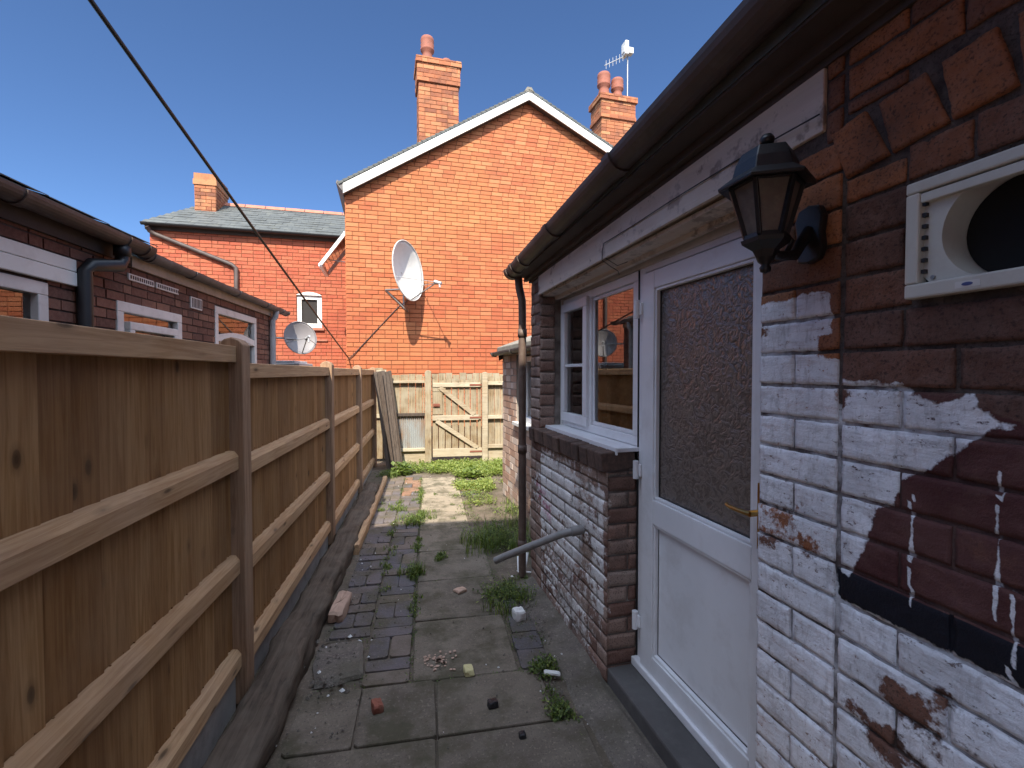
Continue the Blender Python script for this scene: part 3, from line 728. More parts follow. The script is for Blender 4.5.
# ---- wall vent cowl
V=thing('wall_vent','square cream plastic vent with a round dark duct high on right wall','vent',EXT,EXR)
s0,s1,z0,z1=-1.755,-1.422,1.752,1.992
m=M(); y0,y1=.006,.034
m.box(s0,s1,y0,y1,z1-.024,z1); m.box(s0,s1,y0,y1,z0,z0+.030); m.box(s1-.026,s1,y0,y1,z0+.030,z1-.024); m.box(s0,s0+.026,y0,y1,z0+.030,z1-.024)
m.build('frame','cream_plastic',V,.004)
m=M(); m.box(s0+.026,s1-.026,.012,.030,z1-.046,z1-.027); m.build('louvre','cream_plastic',V,.002)
cx,cz,rr=-1.578,1.872,.098
m=M(); n=48; ring=[(cx+rr*math.cos(2*math.pi*k/n),cz+rr*math.sin(2*math.pi*k/n)) for k in range(n)]
a,b,c,d=s0+.026,s1-.026,z0+.030,z1-.024
def sqp(k):
    an=2*math.pi*k/n; ca,sa=math.cos(an),math.sin(an); hx,hz=(b-a)/2,(d-c)/2; ox=(a+b)/2-cx; oz=(c+d)/2-cz
    t=min(((hx+math.copysign(1,ca)*ox)/abs(ca)) if abs(ca)>1e-6 else 9,((hz+math.copysign(1,sa)*oz)/abs(sa)) if abs(sa)>1e-6 else 9); return (cx+ca*t,cz+sa*t)
sq=[sqp(k) for k in range(n)]
m.add([(x,.017,z) for x,z in ring]+[(x,.017,z) for x,z in sq],[(k,(k+1)%n,(k+1)%n+n,k+n) for k in range(n)],.5); m.build('plate','cream_plastic',V)
m=M(); m.add([(x,.017,z) for x,z in ring]+[(x,-.06,z) for x,z in ring],[(k,(k+1)%n,(k+1)%n+n,k+n) for k in range(n)],.5,smooth=True)
m.build('duct','cream_plastic',V)
m=M(); m.add([(x,-.05,z) for x,z in [(cx+(p[0]-cx)*.985,cz+(p[1]-cz)*.985) for p in ring]],[tuple(range(n))],.5); m.build('duct_shade_disc','duct_shade',V)  # black disc: the duct's inner shade put into its colour
m=M()
for k in range(7): zz=z0+.05+k*.023; m.box(s1-.034,s1-.027,.016,.026,zz,zz+.008)
m.build('slot','black_plastic',V)
m=M(); m.tube([(s1-.045,.015,z0+.04),(s1-.045,.021,z0+.04)],.004,10); m.build('screw','steel',V)
# small blue oval maker's mark on a pale plate
m=M(); m.box(-1.555,-1.515,.034,.0348,z0+.008,z0+.020); m.build('badge','old_white',V)
n_=NT('badge_blue'); n_.fin((.06,.08,.22),.5)
m=M(); nn=16; m.prism([(-1.535+.009*math.cos(2*math.pi*k/nn),z0+.014+.0035*math.sin(2*math.pi*k/nn)) for k in range(nn)],lambda u,v,w:(u,w,v),.0346,.0355); m.build('badge_mark','badge_blue',V)
# ---- wall lantern
Lm=thing('wall_lantern','black six sided carriage lantern on a scroll bracket above the door','lamp',EXT,EXR)
lc=(-1.185,.165)
def hexp(r,z,ph=0): return [(lc[0]+r*math.cos(math.pi/3*k+ph),lc[1]+r*math.sin(math.pi/3*k+ph),z) for k in range(6)]
def hexloft(m,prof,cap0=False,cap1=False,ph=0):
    vs=[]; 
    for r,z in prof: vs+=hexp(r,z,ph)
    m.add(vs,[(i*6+k,i*6+(k+1)%6,(i+1)*6+(k+1)%6,(i+1)*6+k) for i in range(len(prof)-1) for k in range(6)],.5)
    if cap0: m.add(vs[:6],[(5,4,3,2,1,0)],.5)
    if cap1: m.add(vs[-6:],[(0,1,2,3,4,5)],.5)
m=M(); hexloft(m,[(.075,2.070),(.112,2.060),(.114,2.068),(.080,2.092),(.072,2.122),(.058,2.150),(.030,2.158),(.012,2.160)],False,True)
m.lathe([(.008,2.158),(.008,2.168),(.016,2.172),(.018,2.182),(.012,2.192),(.001,2.196)],(lc[0],lc[1],0),12)
m.build('roof_cap','black_metal',Lm,.002)
m=M(); zt,zb,rt,rb=2.066,1.938,.082,.046
for k in range(6):
    a=hexp(rt,zt)[k]; b=hexp(rb,zb)[k]; m.beam(a,b,.011,.011)
for k in range(6):
    m.beam(hexp(rt,zt)[k],hexp(rt,zt)[(k+1)%6],.010,.010); m.beam(hexp(rb,zb)[k],hexp(rb,zb)[(k+1)%6],.012,.012)
m.build('cage','black_metal',Lm,.0015)
m=M(); hexloft(m,[(rb-.002,zb),(rt-.003,zt)]); m.build('glass_panes','lamp_glass',Lm)
m=M(); hexloft(m,[(.020,1.885),(.030,1.905),(.055,1.922),(.058,1.932),(.04,1.936)],True,True); m.lathe([(.001,1.848),(.012,1.853),(.014,1.862),(.009,1.870),(.018,1.878),(.022,1.888)],(lc[0],lc[1],0),12)
m.build('base_cup','black_metal',Lm)
m=M(); m.lathe([(.016,1.936),(.016,1.965),(.011,1.97)],(lc[0],lc[1],0),12); m.lathe([(.010,1.968),(.026,1.995),(.028,2.015),(.018,2.035),(.001,2.042)],(lc[0],lc[1],0),14); m.build('bulb','old_white',Lm)
m=M(); m.tube([(lc[0],lc[1],1.915),(lc[0],lc[1]-.04,1.895),(lc[0],lc[1]-.09,1.90),(lc[0],.055,1.93),(lc[0],.03,1.965),(lc[0],.018,1.96)],[.010,.012,.014,.015,.015,.014],10)
m.tube([(lc[0],.10,1.905),(lc[0],.085,1.935),(lc[0],.105,1.955),(lc[0],.12,1.94)],.007,8)
m.build('bracket','black_metal',Lm)
m=M(); pr=[(0,.075),(.03,.068),(.042,.04),(.036,0),(.042,-.04),(.03,-.068),(0,-.075),(-.03,-.068),(-.042,-.04),(-.036,0),(-.042,.04),(-.03,.068)]
m.prism([(lc[0]+a,1.955+b) for a,b in pr],lambda u,v,w:(u,w,v),.012,.034,.5); m.build('backplate','black_metal',Lm,.005)

# ================================================================== OUTHOUSE beyond the extension
O=thing('outhouse','small pale brick outhouse with a lean-to felt roof past the extension','outbuilding',EXT,EXR)
d0=-.40; sA,sB=1.9,3.80
m=M()
def rows_o(za,zb):
    return cut([(sA,sB)],[(2.45,3.15)] if zb>1.0 and za<1.80 else [])
brick_face(m,fn_w(d0),0,1.86,rows_o,.082,.235,.011,.008,.003,.2)
brick_face(m,lambda a,w,z:(sB+w,d0-a,z),0,1.86,lambda a,b:[(0,2)],.082,.235,.011,.008,.003,.2)
m.build('wall','outhouse_brick',O)
m=M(); m.box(sA,sB,-2.5,d0,-.05,1.0,.5); m.box(sA,2.45,-2.5,d0,1.0,1.8,.5); m.box(3.15,sB,-2.5,d0,1.0,1.8,.5); m.box(sA,sB,-2.5,d0,1.8,1.88,.5); m.box(2.45,3.15,-2.5,d0-.2,1.0,1.8,.5); m.build('mortar','mortar_pale',O)
ow=M(); frame(ow,2.45,3.15,1.02,1.78,.06,d0-.14,d0-.07); ow=ow.build('window','white_upvc',O,.004)
m=M(); m.box(2.5,3.1,d0-.13,d0-.12,1.07,1.74); m.build('pane','glass',ow)
m=M(); m.box(2.42,3.18,d0-.1,d0+.05,.98,1.02); m.build('sill','old_white',ow,.004)
m=M(); m.prism([(d0+.07,1.84),(d0+.07,1.92),(-2.6,2.75),(-2.6,2.67)],lambda u,v,w:(w,u,v),sA,sB+.05,.5); m.build('roof','felt_roof',O,.01)
m=M(); m.prism([(d0+.05,1.75),(d0+.055,1.84),(-2.6,2.655),(-2.6,2.57)],lambda u,v,w:(w,u,v),sB+.015,sB+.045,.5); m.build('verge_board','dark_wood',O)
gutter('gutter','gutter_grey',(1.95,d0+.115,1.86),(3.86,d0+.115,1.85),.045,'short grey gutter on the low outhouse roof',(EXT,EXR),(.5,.97))

# ================================================================== FAR GABLE HOUSE
Gh=thing('gable_house','tall orange red brick house end with white barge boards','building',GAB,GAR)
sL=(7.13-5.0)/3.475; xR=7.3; zR=7.13-.49*(xR-3.475)
def zroof(x): return 5.0+sL*x if x<3.475 else 7.13-.49*(x-3.475)
def rows_g(za,zb):
    # slope clip (top of row must stay below roof line)
    z=zb-.02
    a=0 if z<5.0 else (z-5.0)/sL; b=xR if z<zR else 3.475+(7.13-z)/.49
    return [(a,b)] if b-a>.1 else []
m=M(); brick_face(m,lambda a,w,z:(a,-w,z),0.02,7.1,rows_g,.0818,.228,.012,.012,.003,.12,tintf=lambda x,z,t:t)
m.build('gable_wall','gable_brick',Gh)
m=M(); m.prism([(0,0),(xR,0),(xR,zR),(3.475,7.13),(0,5.0)],lambda u,v,w:(u,w,v),0,7.0,.5); m.build('house_body','mortar_red',Gh)
m=M(); brick_face(m,lambda a,w,z:(-w,a,z),0,5.0,lambda za,zb:[(0,2.3)],.0818,.228,.012,.012,.003,.12); m.build('side_wall','gable_brick',Gh)
# roof slopes with tile courses, overhanging verge
def slope_tiles(m,xa,za,xb,zb,ya,yb,th=.05):
    L_=math.hypot(xb-xa,zb-za); n=int(L_/.1); 
    ux,uz=(xb-xa)/L_,(zb-za)/L_; nxn,nzn=-uz,ux
    if nzn<0: nxn,nzn=-nxn,-nzn
    for k in range(n):
        a=k*L_/n; b=(k+1)*L_/n+.02
        p=[(xa+ux*a+nxn*th,za+uz*a+nzn*th),(xa+ux*b+nxn*(th-.02),za+uz*b+nzn*(th-.02)),(xa+ux*b,za+uz*b),(xa+ux*a,za+uz*a)]
        m.prism(p,lambda u,v,w:(u,w,v),ya,yb)
m=M(); slope_tiles(m,-.10,5.0-.10*sL+.03,3.475,7.16,-.17,7.1); slope_tiles(m,xR+.16,zR-.05,3.475,7.16,-.17,7.1)
m.build('roof','slate',Gh)
m=M(); m.prism([(3.37,7.14),(3.43,7.235),(3.52,7.235),(3.58,7.14)],lambda u,v,w:(u,w,v),-.17,7.1); m.build('ridge','felt_roof',Gh)
for (a,b) in (((-.03,5.0-.03*sL),(3.475,7.16)),((xR+.1,zR-.03),(3.475,7.16))):
    m=M(); 
    m.prism([(a[0],a[1]-.165),(a[0],a[1]+.015),(b[0],b[1]+.015),(b[0],b[1]-.165)],lambda u,v,w:(u,w,v),-.16,-.135); m.build('barge_board','barge_white',Gh,.004)
    m=M(); m.prism([(a[0],a[1]-.16),(a[0],a[1]-.12),(b[0],b[1]-.12),(b[0],b[1]-.16)],lambda u,v,w:(u,w,v),-.135,.0); m.build('soffit','soffit_dark',Gh)
m=M(); m.prism([(-.04,4.86),(-.15,5.0),(-.13,5.05),(-.03,4.98)],lambda u,v,w:(u,w,v),-.15,6.5); m.build('eaves_gutter','gutter_grey',Gh)
def chimney(x0,x1,y0,y1,zb,zt,mat,mort,bands=(.0,.30)):
    """brick stack with corbel bands near the top"""
    m=M(); w=x1-x0; d=y1-y0
    def face(fn,L_):
        brick_face(m,fn,zb,zt,lambda a,b:[(0,L_)],.082,.225,.011,.010,.003,.2)
    face(lambda a,w_,z:(x0+a,y0-w_,z),w); face(lambda a,w_,z:(x0-w_,y0+a,z),d); face(lambda a,w_,z:(x1+w_,y0+a,z),d); face(lambda a,w_,z:(x0+a,y1+w_,z),w)
    for e,za,zb_ in bands:
        X0,X1,Y0,Y1=x0-e,x1+e,y0-e,y1+e
        m.box(X0,X1,Y0,Y1,zt-za,zt-zb_,.35)
        def face2(fn,L_): brick_face(m,fn,zt-za,zt-zb_,lambda a,b:[(0,L_)],.082,.225,.011,.010,.003,.2,tintf=lambda x,z,t:t)
        face2(lambda a,w_,z:(X0+a,Y0-w_,z),X1-X0); face2(lambda a,w_,z:(X0-w_,Y0+a,z),Y1-Y0); face2(lambda a,w_,z:(X1+w_,Y0+a,z),Y1-Y0)
    o=m.build('chimney',mat,Gh if mort else None)
    return o
ch=chimney(1.37,2.15,.45,1.0,5.4,7.86,'chimney_brick',True,((.030,.48,.12),(.055,.12,.0)))
ch['label']='chimney stack with one tall and one short pot'
m=M(); m.box(1.372,2.148,.452,.998,5.4,7.84); m.build('stack_mortar','mortar_red',ch)
m=M(); m.box(1.38,2.14,.47,.98,7.86,7.90,.4); m.build('flaunching','mortar_pale',ch,.01)
def pot(x,y,z,h,r,par):
    m=M(); 
    if h>.3: prof=[(r*.95,0),(r*.9,.05),(r*.72,h*.3),(r*.68,h*.42),(r*.95,h*.5),(r*.98,h*.56),(r*.85,h*.6),(r*.95,h*.72),(r*.85,h*.76),(r*.95,h*.86),(r*.9,h*.96),(r*.8,h),(r*.6,h),(r*.6,h*.8),(.001,h*.8)]
    else: prof=[(r,0),(r*.95,h*.9),(r*.85,h),(r*.6,h),(r*.6,h*.5),(.001,h*.5)]
    m.lathe(prof,(x,y,z),18); m.build('chimney_pot','terracotta',par)
pot(1.56,.72,7.89,.54,.145,ch); pot(1.95,.72,7.89,.16,.10,ch)
# moss and debris at the foot of the stack
m=M()
for k in range(50):
    x=1.3+random.random()*1.0; z=zroof(x)+.09+.03*random.random(); m.lathe([(.001,0),(.035,.02),(.03,.05),(.001,.07)],(x,.25+random.random()*.15,z),6)
m.build('moss','moss',Gh)
ch2=chimney(5.70,6.55,1.2,1.75,5.3,8.22,'chimney_brick',True,((.035,.56,.46),(.02,.46,.14),(.06,.14,.0)))
ch2['label']='chimney stack with two tall pots side by side'
m=M(); m.box(5.702,6.548,1.202,1.748,5.3,8.2); m.build('stack_mortar','mortar_red',ch2)
m=M(); m.box(5.72,6.53,1.22,1.73,8.22,8.26,.4); m.build('flaunching','mortar_pale',ch2,.01)
pot(5.87,1.45,8.25,.60,.17,ch2); pot(6.23,1.45,8.25,.52,.16,ch2)
# open top-hung window on the side of the gable house
ow=M(); hx,hz=-.03,4.25; bx,bz=-.48,3.62
def sash(u,v): # u along y (0..1), v down (0..1)
    return (hx+(bx-hx)*v, .35+u*1.0, hz+(bz-hz)*v)
for a,b in (((0,0),(1,0)),((0,1),(1,1)),((0,0),(0,1)),((1,0),(1,1))): ow.beam(sash(*a),sash(*b),.075,.06)
ow=ow.build('open_window','white_upvc',Gh,.004); ow['label']='top hung window swung wide open on the side wall'
m=M(); m.add([sash(.03,.04),sash(.97,.04),sash(.97,.96),sash(.03,.96)],[(0,1,2,3)]); m.build('pane','glass',ow)
m=M(); m.beam((-.01,.6,3.75),(-.36,.6,3.78),.015,.015); m.build('stay','steel',ow)
# ---- satellite dish big
def dish(name,label,c,nrm,dia,matd,arm,loc,mount,size=1.0,lnbs=.03,asp=1.1):
    T=thing(name,label,'satellite dish',loc)
    nrm=Vector(nrm).normalized(); up=Vector((0,0,1)); rt=up.cross(nrm).normalized(); u=nrm.cross(rt); c=Vector(c)
    R0=dia/2; m=M(); nr,na=9,40; vs=[]
    dep=.16*dia
    for side in (0,1):
        for i in range(nr+1):
            r=R0*i/nr
            for k in range(na):
                a=2*math.pi*k/na
                vs.append(c+rt*math.cos(a)*r+u*math.sin(a)*r*asp+nrm*(dep*(i/nr)**2-dep-(.012*side)))
    o1=(nr+1)*na
    fs=[(i*na+k,i*na+(k+1)%na,(i+1)*na+(k+1)%na,(i+1)*na+k) for i in range(nr) for k in range(na)]
    m.add(vs,fs+[tuple(x+o1 for x in f[::-1]) for f in fs]+[(nr*na+k,nr*na+(k+1)%na,o1+nr*na+(k+1)%na,o1+nr*na+k) for k in range(na)],.5,smooth=True)
    m.build('reflector',matd,T)
    m=M(); m.tube([c+rt*math.cos(2*math.pi*k/na)*R0+u*math.sin(2*math.pi*k/na)*R0*asp for k in range(na+1)],.010*size,8,cap=False); m.build('rim',matd,T)
    f=c+nrm*arm[0]-u*arm[1]; b=c-u*R0*asp*.97
    m=M(); m.tube([b,f],.011*size,8); 
    for sg in (-1,1): m.tube([c+rt*R0*.92*sg-u*R0*asp*.35,f],.006*size,8)
    m.build('feed_arm','steel',T)
    m=M(); d=(c-u*.1-f).normalized(); m.tube([f-d*.09,f-d*.02,f+d*.0,f+d*.05],[lnbs*.8,lnbs*.8,lnbs*1.1,lnbs*1.1],12); m.tube([f-d*.05,f-d*.05-u*.08],lnbs*.6,8); m.build('feed_horn','pale_grey_plastic',T)
    m=M(); bk=c-nrm*(dep+.01)
    for seg in mount: m.tube([Vector(p) if p!='bk' else bk for p in seg],.018*size,8)
    m.build('mount','steel',T)
    return T
GM=Matrix.Translation(GAB)@Matrix.Rotation(GAR,4,'Z')
base=GM@Vector((1.1,0,2.85))
def gl(x,y,z): return (GM@Vector((x,y,z)))-base
c=gl(1.10,-.50,3.42)
dish('satellite_dish','large pale satellite dish on a bracket high on the orange gable wall',c,(.86,-.50,.10),.98,'dish_white',(.55,.30),tuple(base),
   [['bk',gl(1.02,-.30,3.25)],[gl(1.02,-.30,3.3),gl(1.02,-.30,2.85)],[gl(1.02,-.30,3.12),gl(.70,-.02,3.14)],[gl(1.02,-.30,2.85),gl(1.10,-.01,2.75)],[gl(.70,-.02,3.14),gl(1.10,-.02,2.75)],[gl(1.02,-.3,3.12),gl(1.12,-.02,3.12)]])
m=M(); m.tube([gl(1.10,-.02,2.95)+base,gl(.95,-.02,2.85)+base,gl(.5,-.02,2.35)+base,gl(.1,-.03,1.9)+base,gl(.02,-.03,1.84)+base],.008,6)
tag(m.build('coaxial_cable','black_plastic'),'dark coaxial cable running down the gable wall from the large dish','cable')

# ---- TV aerial
A=thing('tv_aerial','small white television aerial on a thin mast beside the right chimney pots','aerial',tuple(GM@Vector((6.48,1.4,8.0))),GAR)
m=M(); m.tube([(0,0,0),(0,0,1.5)],.018,8); m.build('mast','steel',A)
m=M(); m.tube([(.1,-.05,1.42),(-.62,.0,1.02)],.010,6); m.build('boom','steel',A)
m=M()
for k in range(7):
    t=.22+k*.12; p=Vector((.1,-.05,1.42)).lerp(Vector((-.62,0,1.02)),t); m.tube([p+Vector((0,.0,-.10)),p+Vector((0,.0,.10))],.006,6)
m.build('element','steel',A)
m=M(); m.box(-.16,.1,-.12,.02,1.36,1.50); m.box(-.14,-.05,-.16,.06,1.30,1.62); m.build('reflector_plate','old_white',A,.01)

# ================================================================== FAR LEFT HOUSE
H=thing('brick_house','red brick house with grey slate roof and small arched white window behind left fence','building',tuple(GM@Vector((0,2.3,0))),GAR)
wx0,wx1,wz0,wz1=-1.23,-.70,2.60,3.36
m=M(); brick_face(m,lambda a,w,z:(a,-w,z),0,4.66,lambda za,zb:cut([(-4.03,2.0)],[(wx0,wx1)] if zb>wz0 and za<wz1 else []),.082,.228,.012,.010,.003,.15)
m.build('wall','far_brick',H)
m=M(); m.box(-4.03,wx0,0,5,0,4.66,.5); m.box(wx1,2.0,0,5,0,4.66,.5); m.box(wx0,wx1,0,5,0,wz0,.5); m.box(wx0,wx1,0,5,wz1,4.66,.5); m.box(wx0,wx1,.25,5,wz0,wz1,.5); m.build('house_body','mortar_red',H)
w=M(); frame(w,wx0+.0,wx1-.0,wz0,wz1-.02,.10,.03,.1); 
w.prism([(wx0,wz1-.03)]+[(wx0+(wx1-wx0)*k/8,wz1-.02+.07*math.sin(math.pi*k/8)) for k in range(9)]+[(wx1,wz1-.03)],lambda u,v,w_:(u,w_,v),-.012,.1)
w=w.build('window','barge_white',H,.004)
m=M(); m.box(wx0+.09,wx1-.09,.07,.08,wz0+.09,wz1-.1); m.build('pane','room_dark',w)
m=M(); m.box(wx0-.03,wx1+.05,-.06,.05,wz0-.06,wz0); m.build('sill','ridge_tile',w,.004)
m=M(); m.box(wx0-.02,wx1+.12,-.045,.02,wz0-.30,wz0-.26); m.build('string_course','ridge_tile',H)
m=M(); m.box(-4.1,2.0,-.05,0,4.56,4.68); m.build('fascia','soffit_dark',H)
m=M()
hs=R_(31)
def roof_h(u,v,h): return (u,-.14+v*math.cos(hs)-h*math.sin(hs),4.68+v*math.sin(hs)+h*math.cos(hs))
r=random.Random(4); v=0;k=0
while v<1.85:
    hipx=-4.13+v*.35; u=-4.2-(.12 if k%2 else 0)
    while u<2:
        a,b=max(u,hipx)+.002,u+.25-.002
        if b>a: lf=r.uniform(.004,.014); m.add([roof_h(a,v,lf),roof_h(b,v,lf),roof_h(b,v+.21,.002),roof_h(a,v+.21,.002),roof_h(a,v,0),roof_h(b,v,0)],[(0,1,2,3),(0,4,5,1)],r.random())
        u+=.25
    v+=.19;k+=1
# solid below
ry=-.14+1.9*math.cos(hs); rz=4.68+1.9*math.sin(hs)
m.add([(-4.13,-.14,4.67),(2,-.14,4.67),(2,ry,rz-.01),(-3.5,ry,rz-.01),(-4.13,3.3,4.67),(2,3.3,4.67)],[(0,1,2,3),(0,3,4),(3,2,5,4),(0,4,5,1)],.4)
m.build('roof','slate',H)
m=M(); x=-3.5
while x<2: m.prism([(ry-.09,rz-.03),(ry,rz+.07),(ry+.09,rz-.03)],lambda u,v,w:(w,u,v),x,x+.44); x+=.45
m.build('ridge_tiles','ridge_tile',H,.01)
# chimney of the far house
m=M(); cx0,cx1,cy0,cy1=-3.50,-3.08,.9,1.75
for fnf,L_ in ((lambda a,w_,z:(cx0+a,cy0-w_,z),cx1-cx0),(lambda a,w_,z:(cx1+w_,cy0+a,z),cy1-cy0),(lambda a,w_,z:(cx0-w_,cy0+a,z),cy1-cy0)):
    brick_face(m,fnf,5.0,6.06,lambda a,b:[(0,L_)],.082,.225,.011,.010,.003,.2)
m.box(cx0-.03,cx1+.03,cy0-.03,cy1+.03,5.90,6.02,.9); m.box(cx0-.015,cx1+.015,cy0-.015,cy1+.015,6.02,6.16,.7); m.box(cx0,cx1,cy0,cy1,5.84,5.90,.1)
hc=m.build('chimney','chimney_brick',H); hc['label']='stubby chimney without pots'
m=M(); m.box(cx0+.002,cx1-.002,cy0+.002,cy1-.002,5.0,6.1); m.build('stack_mortar','mortar_red',hc)
m=M(); m.prism([(cx0-.1,5.18),(cx1+.03,5.18),(cx1+.03,5.29),(cx0-.03,5.27)],lambda u,v,w:(u,w,v),cy0-.05,cy0-.015); m.build('flashing','lead',H)
# far house rainwater goods
gutter('gutter','black_plastic',(-4.12,-.16,4.67),(.0,-.16,4.67),.055,'black gutter under the slate eaves of the far brick house',(tuple(GM@Vector((0,2.3,0))),GAR),(.02,.5))
m=M(); m.tube([(-4.02,-.16,4.60),(-4.0,-.09,4.52),(-3.9,-.06,4.46),(-2.50,-.06,3.92),(-2.42,-.06,3.85),(-2.42,-.06,3.3),(-2.42,-.06,1.5)],.045,10)
o=m.build('downpipe','gutter_brown'); o.location=tuple(GM@Vector((0,2.3,0))); o.rotation_euler=(0,0,GAR); tag(o,'brown downpipe running slantwise across the far red brick wall','pipe')

# ================================================================== NEIGHBOUR'S EXTENSION (left)
Nb=thing('neighbour_extension','low dark brick extension with white windows beyond the left fence','building',(-2.2,1.5,0))
def nbr(m_): m_.v=[(x+2.2,y-1.5,z) for x,y,z in m_.v]; return m_
wins=[(1.9,3.20,1.2,2.12),(3.82,4.72,1.2,2.115),(5.40,6.60,1.2,2.295)]
m=M()
def rows_n(za,zb):
    h=[(a,b) for a,b,c,d in wins if zb>c and za<d]
    return cut([(-.1,7.4)],h)
brick_face(m,lambda a,w,z:(-2.2+w,a,z),0,2.42,rows_n,.068,.205,.011,.008,.003,.2)
brick_face(m,lambda a,w,z:(-2.2-a,7.4+w,z),0,2.42,lambda a,b:[(0,2.5)],.082,.23,.011,.008,.003,.2)
nbr(m).build('wall','brown_brick',Nb)
m=M(); ys_=[-.1]; 
for a,b,c,d in wins: m.box(-2.5,-2.2,ys_[-1],a,-.05,2.45,.5); m.box(-2.5,-2.2,a,b,-.05,c,.5); m.box(-2.5,-2.2,a,b,d,2.45,.5); ys_.append(b)
m.box(-2.5,-2.2,ys_[-1],7.4,-.05,2.45,.5); m.box(-4.6,-2.5,7.1,7.4,-.05,2.45,.5)
nbr(m).build('mortar','mortar_dark',Nb)
m=M(); m.add([(-4.5,-.1,0),(-4.5,7.1,0),(-4.5,7.1,2.4),(-4.5,-.1,2.4)],[(0,1,2,3)]); m.add([(-4.5,-.1,2.4),(-4.5,7.1,2.4),(-2.5,7.1,2.4),(-2.5,-.1,2.4)],[(0,1,2,3)]); nbr(m).build('interior','room_dark',Nb)
for i,(a,b,c,d) in enumerate(wins):
    w=M(); fw_=.075
    x0,x1=-2.26,-2.185
    w.box(x0,x1,a,b,d-fw_,d); w.box(x0,x1,a,b,c,c+fw_); w.box(x0,x1,a,a+fw_,c+fw_,d-fw_); w.box(x0,x1,b-fw_,b,c+fw_,d-fw_)
    if i==2: 
        for k in range(8):
            ya,yb=a+fw_+(b-a-2*fw_)*k/8,a+fw_+(b-a-2*fw_)*(k+1)/8; za=1.93+.05*math.sin(math.pi*k/8); zb2=1.93+.05*math.sin(math.pi*(k+1)/8)
            w.add([(x1-.005,ya,za),(x1-.005,yb,zb2),(x1-.005,yb,zb2+.07),(x1-.005,ya,za+.07)],[(0,1,2,3)])
        w.box(x0+.01,x1-.01,a+fw_,b-fw_,1.93,1.97)
    if i==1: w.box(x0+.01,x1+.012,a+.15,b-.10,c+.03,d-.17)if False else None
    w=nbr(w).build('window','old_white',Nb,.005); w['label']=['wide white window under white cladding','white window with thick frames under a long air vent','tall cream white window with a curved crossbar'][i]
    if i==1:
        m=M(); a2,b2,d2=a+.12,b-.10,d-.14
        m.box(-2.25,-2.17,a2,b2,d2-.06,d2); m.box(-2.25,-2.17,a2,a2+.06,c,d2-.06); m.box(-2.25,-2.17,b2-.06,b2,c,d2-.06); nbr(m).build('sash','old_white',w,.005)
    m=M(); m.add([(-2.225,a+.05,c+.05),(-2.225,b-.05,c+.05),(-2.225,b-.05,d-.05),(-2.225,a+.05,d-.05)],[(0,1,2,3)]); nbr(m).build('pane','glass',w)
    m=M(); nn=24
    for k in range(nn): 
        y=b-.08-.012*k if i!=0 else b-.08-.010*k
        m.add([(-2.33+.015*math.sin(k*1.4),y,c),(-2.33+.015*math.sin((k+1)*1.4),y-.012,c),(-2.33+.015*math.sin((k+1)*1.4),y-.012,d),(-2.33+.015*math.sin(k*1.4),y,d)],[(0,1,2,3)],.4,smooth=True)
    nbr(m).build('curtain','curtain',w)
m=M(); m.box(-2.19,-2.165,1.5,3.40,2.225,2.30,.5); m.box(-2.19,-2.163,1.5,3.40,2.135,2.222,.5); nbr(m).build('cladding','barge_white',Nb,.005)
m=M(); m.box(-2.19,-2.168,3.97,7.4,2.385,2.47,.5); nbr(m).build('eaves_board','cream_paint',Nb,.003)
m=M(); m.box(-2.19,-2.165,1.5,3.95,2.40,2.56,.5); m.box(-2.2,-2.06,1.5,3.95,2.50,2.53,.5); nbr(m).build('fascia','soffit_dark',Nb)
for (a,b,c,d) in ((3.95,4.28,2.285,2.335),(4.31,4.66,2.285,2.335),(4.88,5.10,2.20,2.31)):
    m=M(); m.box(-2.195,-2.18,a,b,c,d,.5); av=nbr(m).build('air_brick','old_white',Nb,.003)
    m=M(); k=a+.02
    while k<b-.02: m.box(-2.181,-2.177,k,k+.012,c+.012,d-.012); k+=.028
    nbr(m).build('slot','black_plastic',av)
m=M()
slate_roof(m,lambda u,v,h:(-2.035-v*.9,u,2.548+v*.33+h),1.5,4.06,2.6,.2,.25,.006,5)
m.prism([(-2.12,2.50),(-2.04,2.50),(-2.04,2.549),(-4.6,3.485),(-4.6,3.40)],lambda u,v,w:(u,w,v),1.5,4.0)
slate_roof(m,lambda u,v,h:(-2.08-v*.92,u,2.505+v*.30+h),4.02,7.5,2.6,.2,.25,.006,6)
m.prism([(-2.10,2.485),(-2.10,2.50),(-4.6,3.30),(-4.6,3.24)],lambda u,v,w:(u,w,v),4.0,7.5)
nbr(m).build('roof','slate',Nb)
gutter('gutter','gutter_brown',(-2.08,-.1,2.535),(-2.08,4.0,2.53),.068,'dark gutter on the nearer half of the neighbouring extension',None,(.72,.93,.985))
gutter('gutter','gutter_grey',(-2.10,4.0,2.50),(-2.10,7.62,2.50),.055,'paler brown gutter on the farther half of the neighbouring extension',None,(.02,.2,.48,.74,.92,.985))
m=M(); m.tube([(-2.08,3.70,2.50),(-2.08,3.70,2.38),(-2.085,3.68,2.33),(-2.13,3.47,2.29),(-2.15,3.44,2.24),(-2.15,3.44,0)],.042,14); m.lathe([(.042,0),(.05,0),(.05,.08),(.042,.08)],(-2.08,3.70,2.40),14)
tag(m.build('downpipe','black_plastic'),'black swan necked downpipe on the neighbouring extension wall','pipe')
m=M(); m.tube([(-2.10,7.12,2.46),(-2.11,7.12,2.38),(-2.15,7.12,2.32),(-2.15,7.12,0)],.04,14)
tag(m.build('downpipe','pale_grey_plastic'),'pale grey downpipe at the far end of the neighbouring extension','pipe')
bs=Vector((-2.2,7.42,2.1))
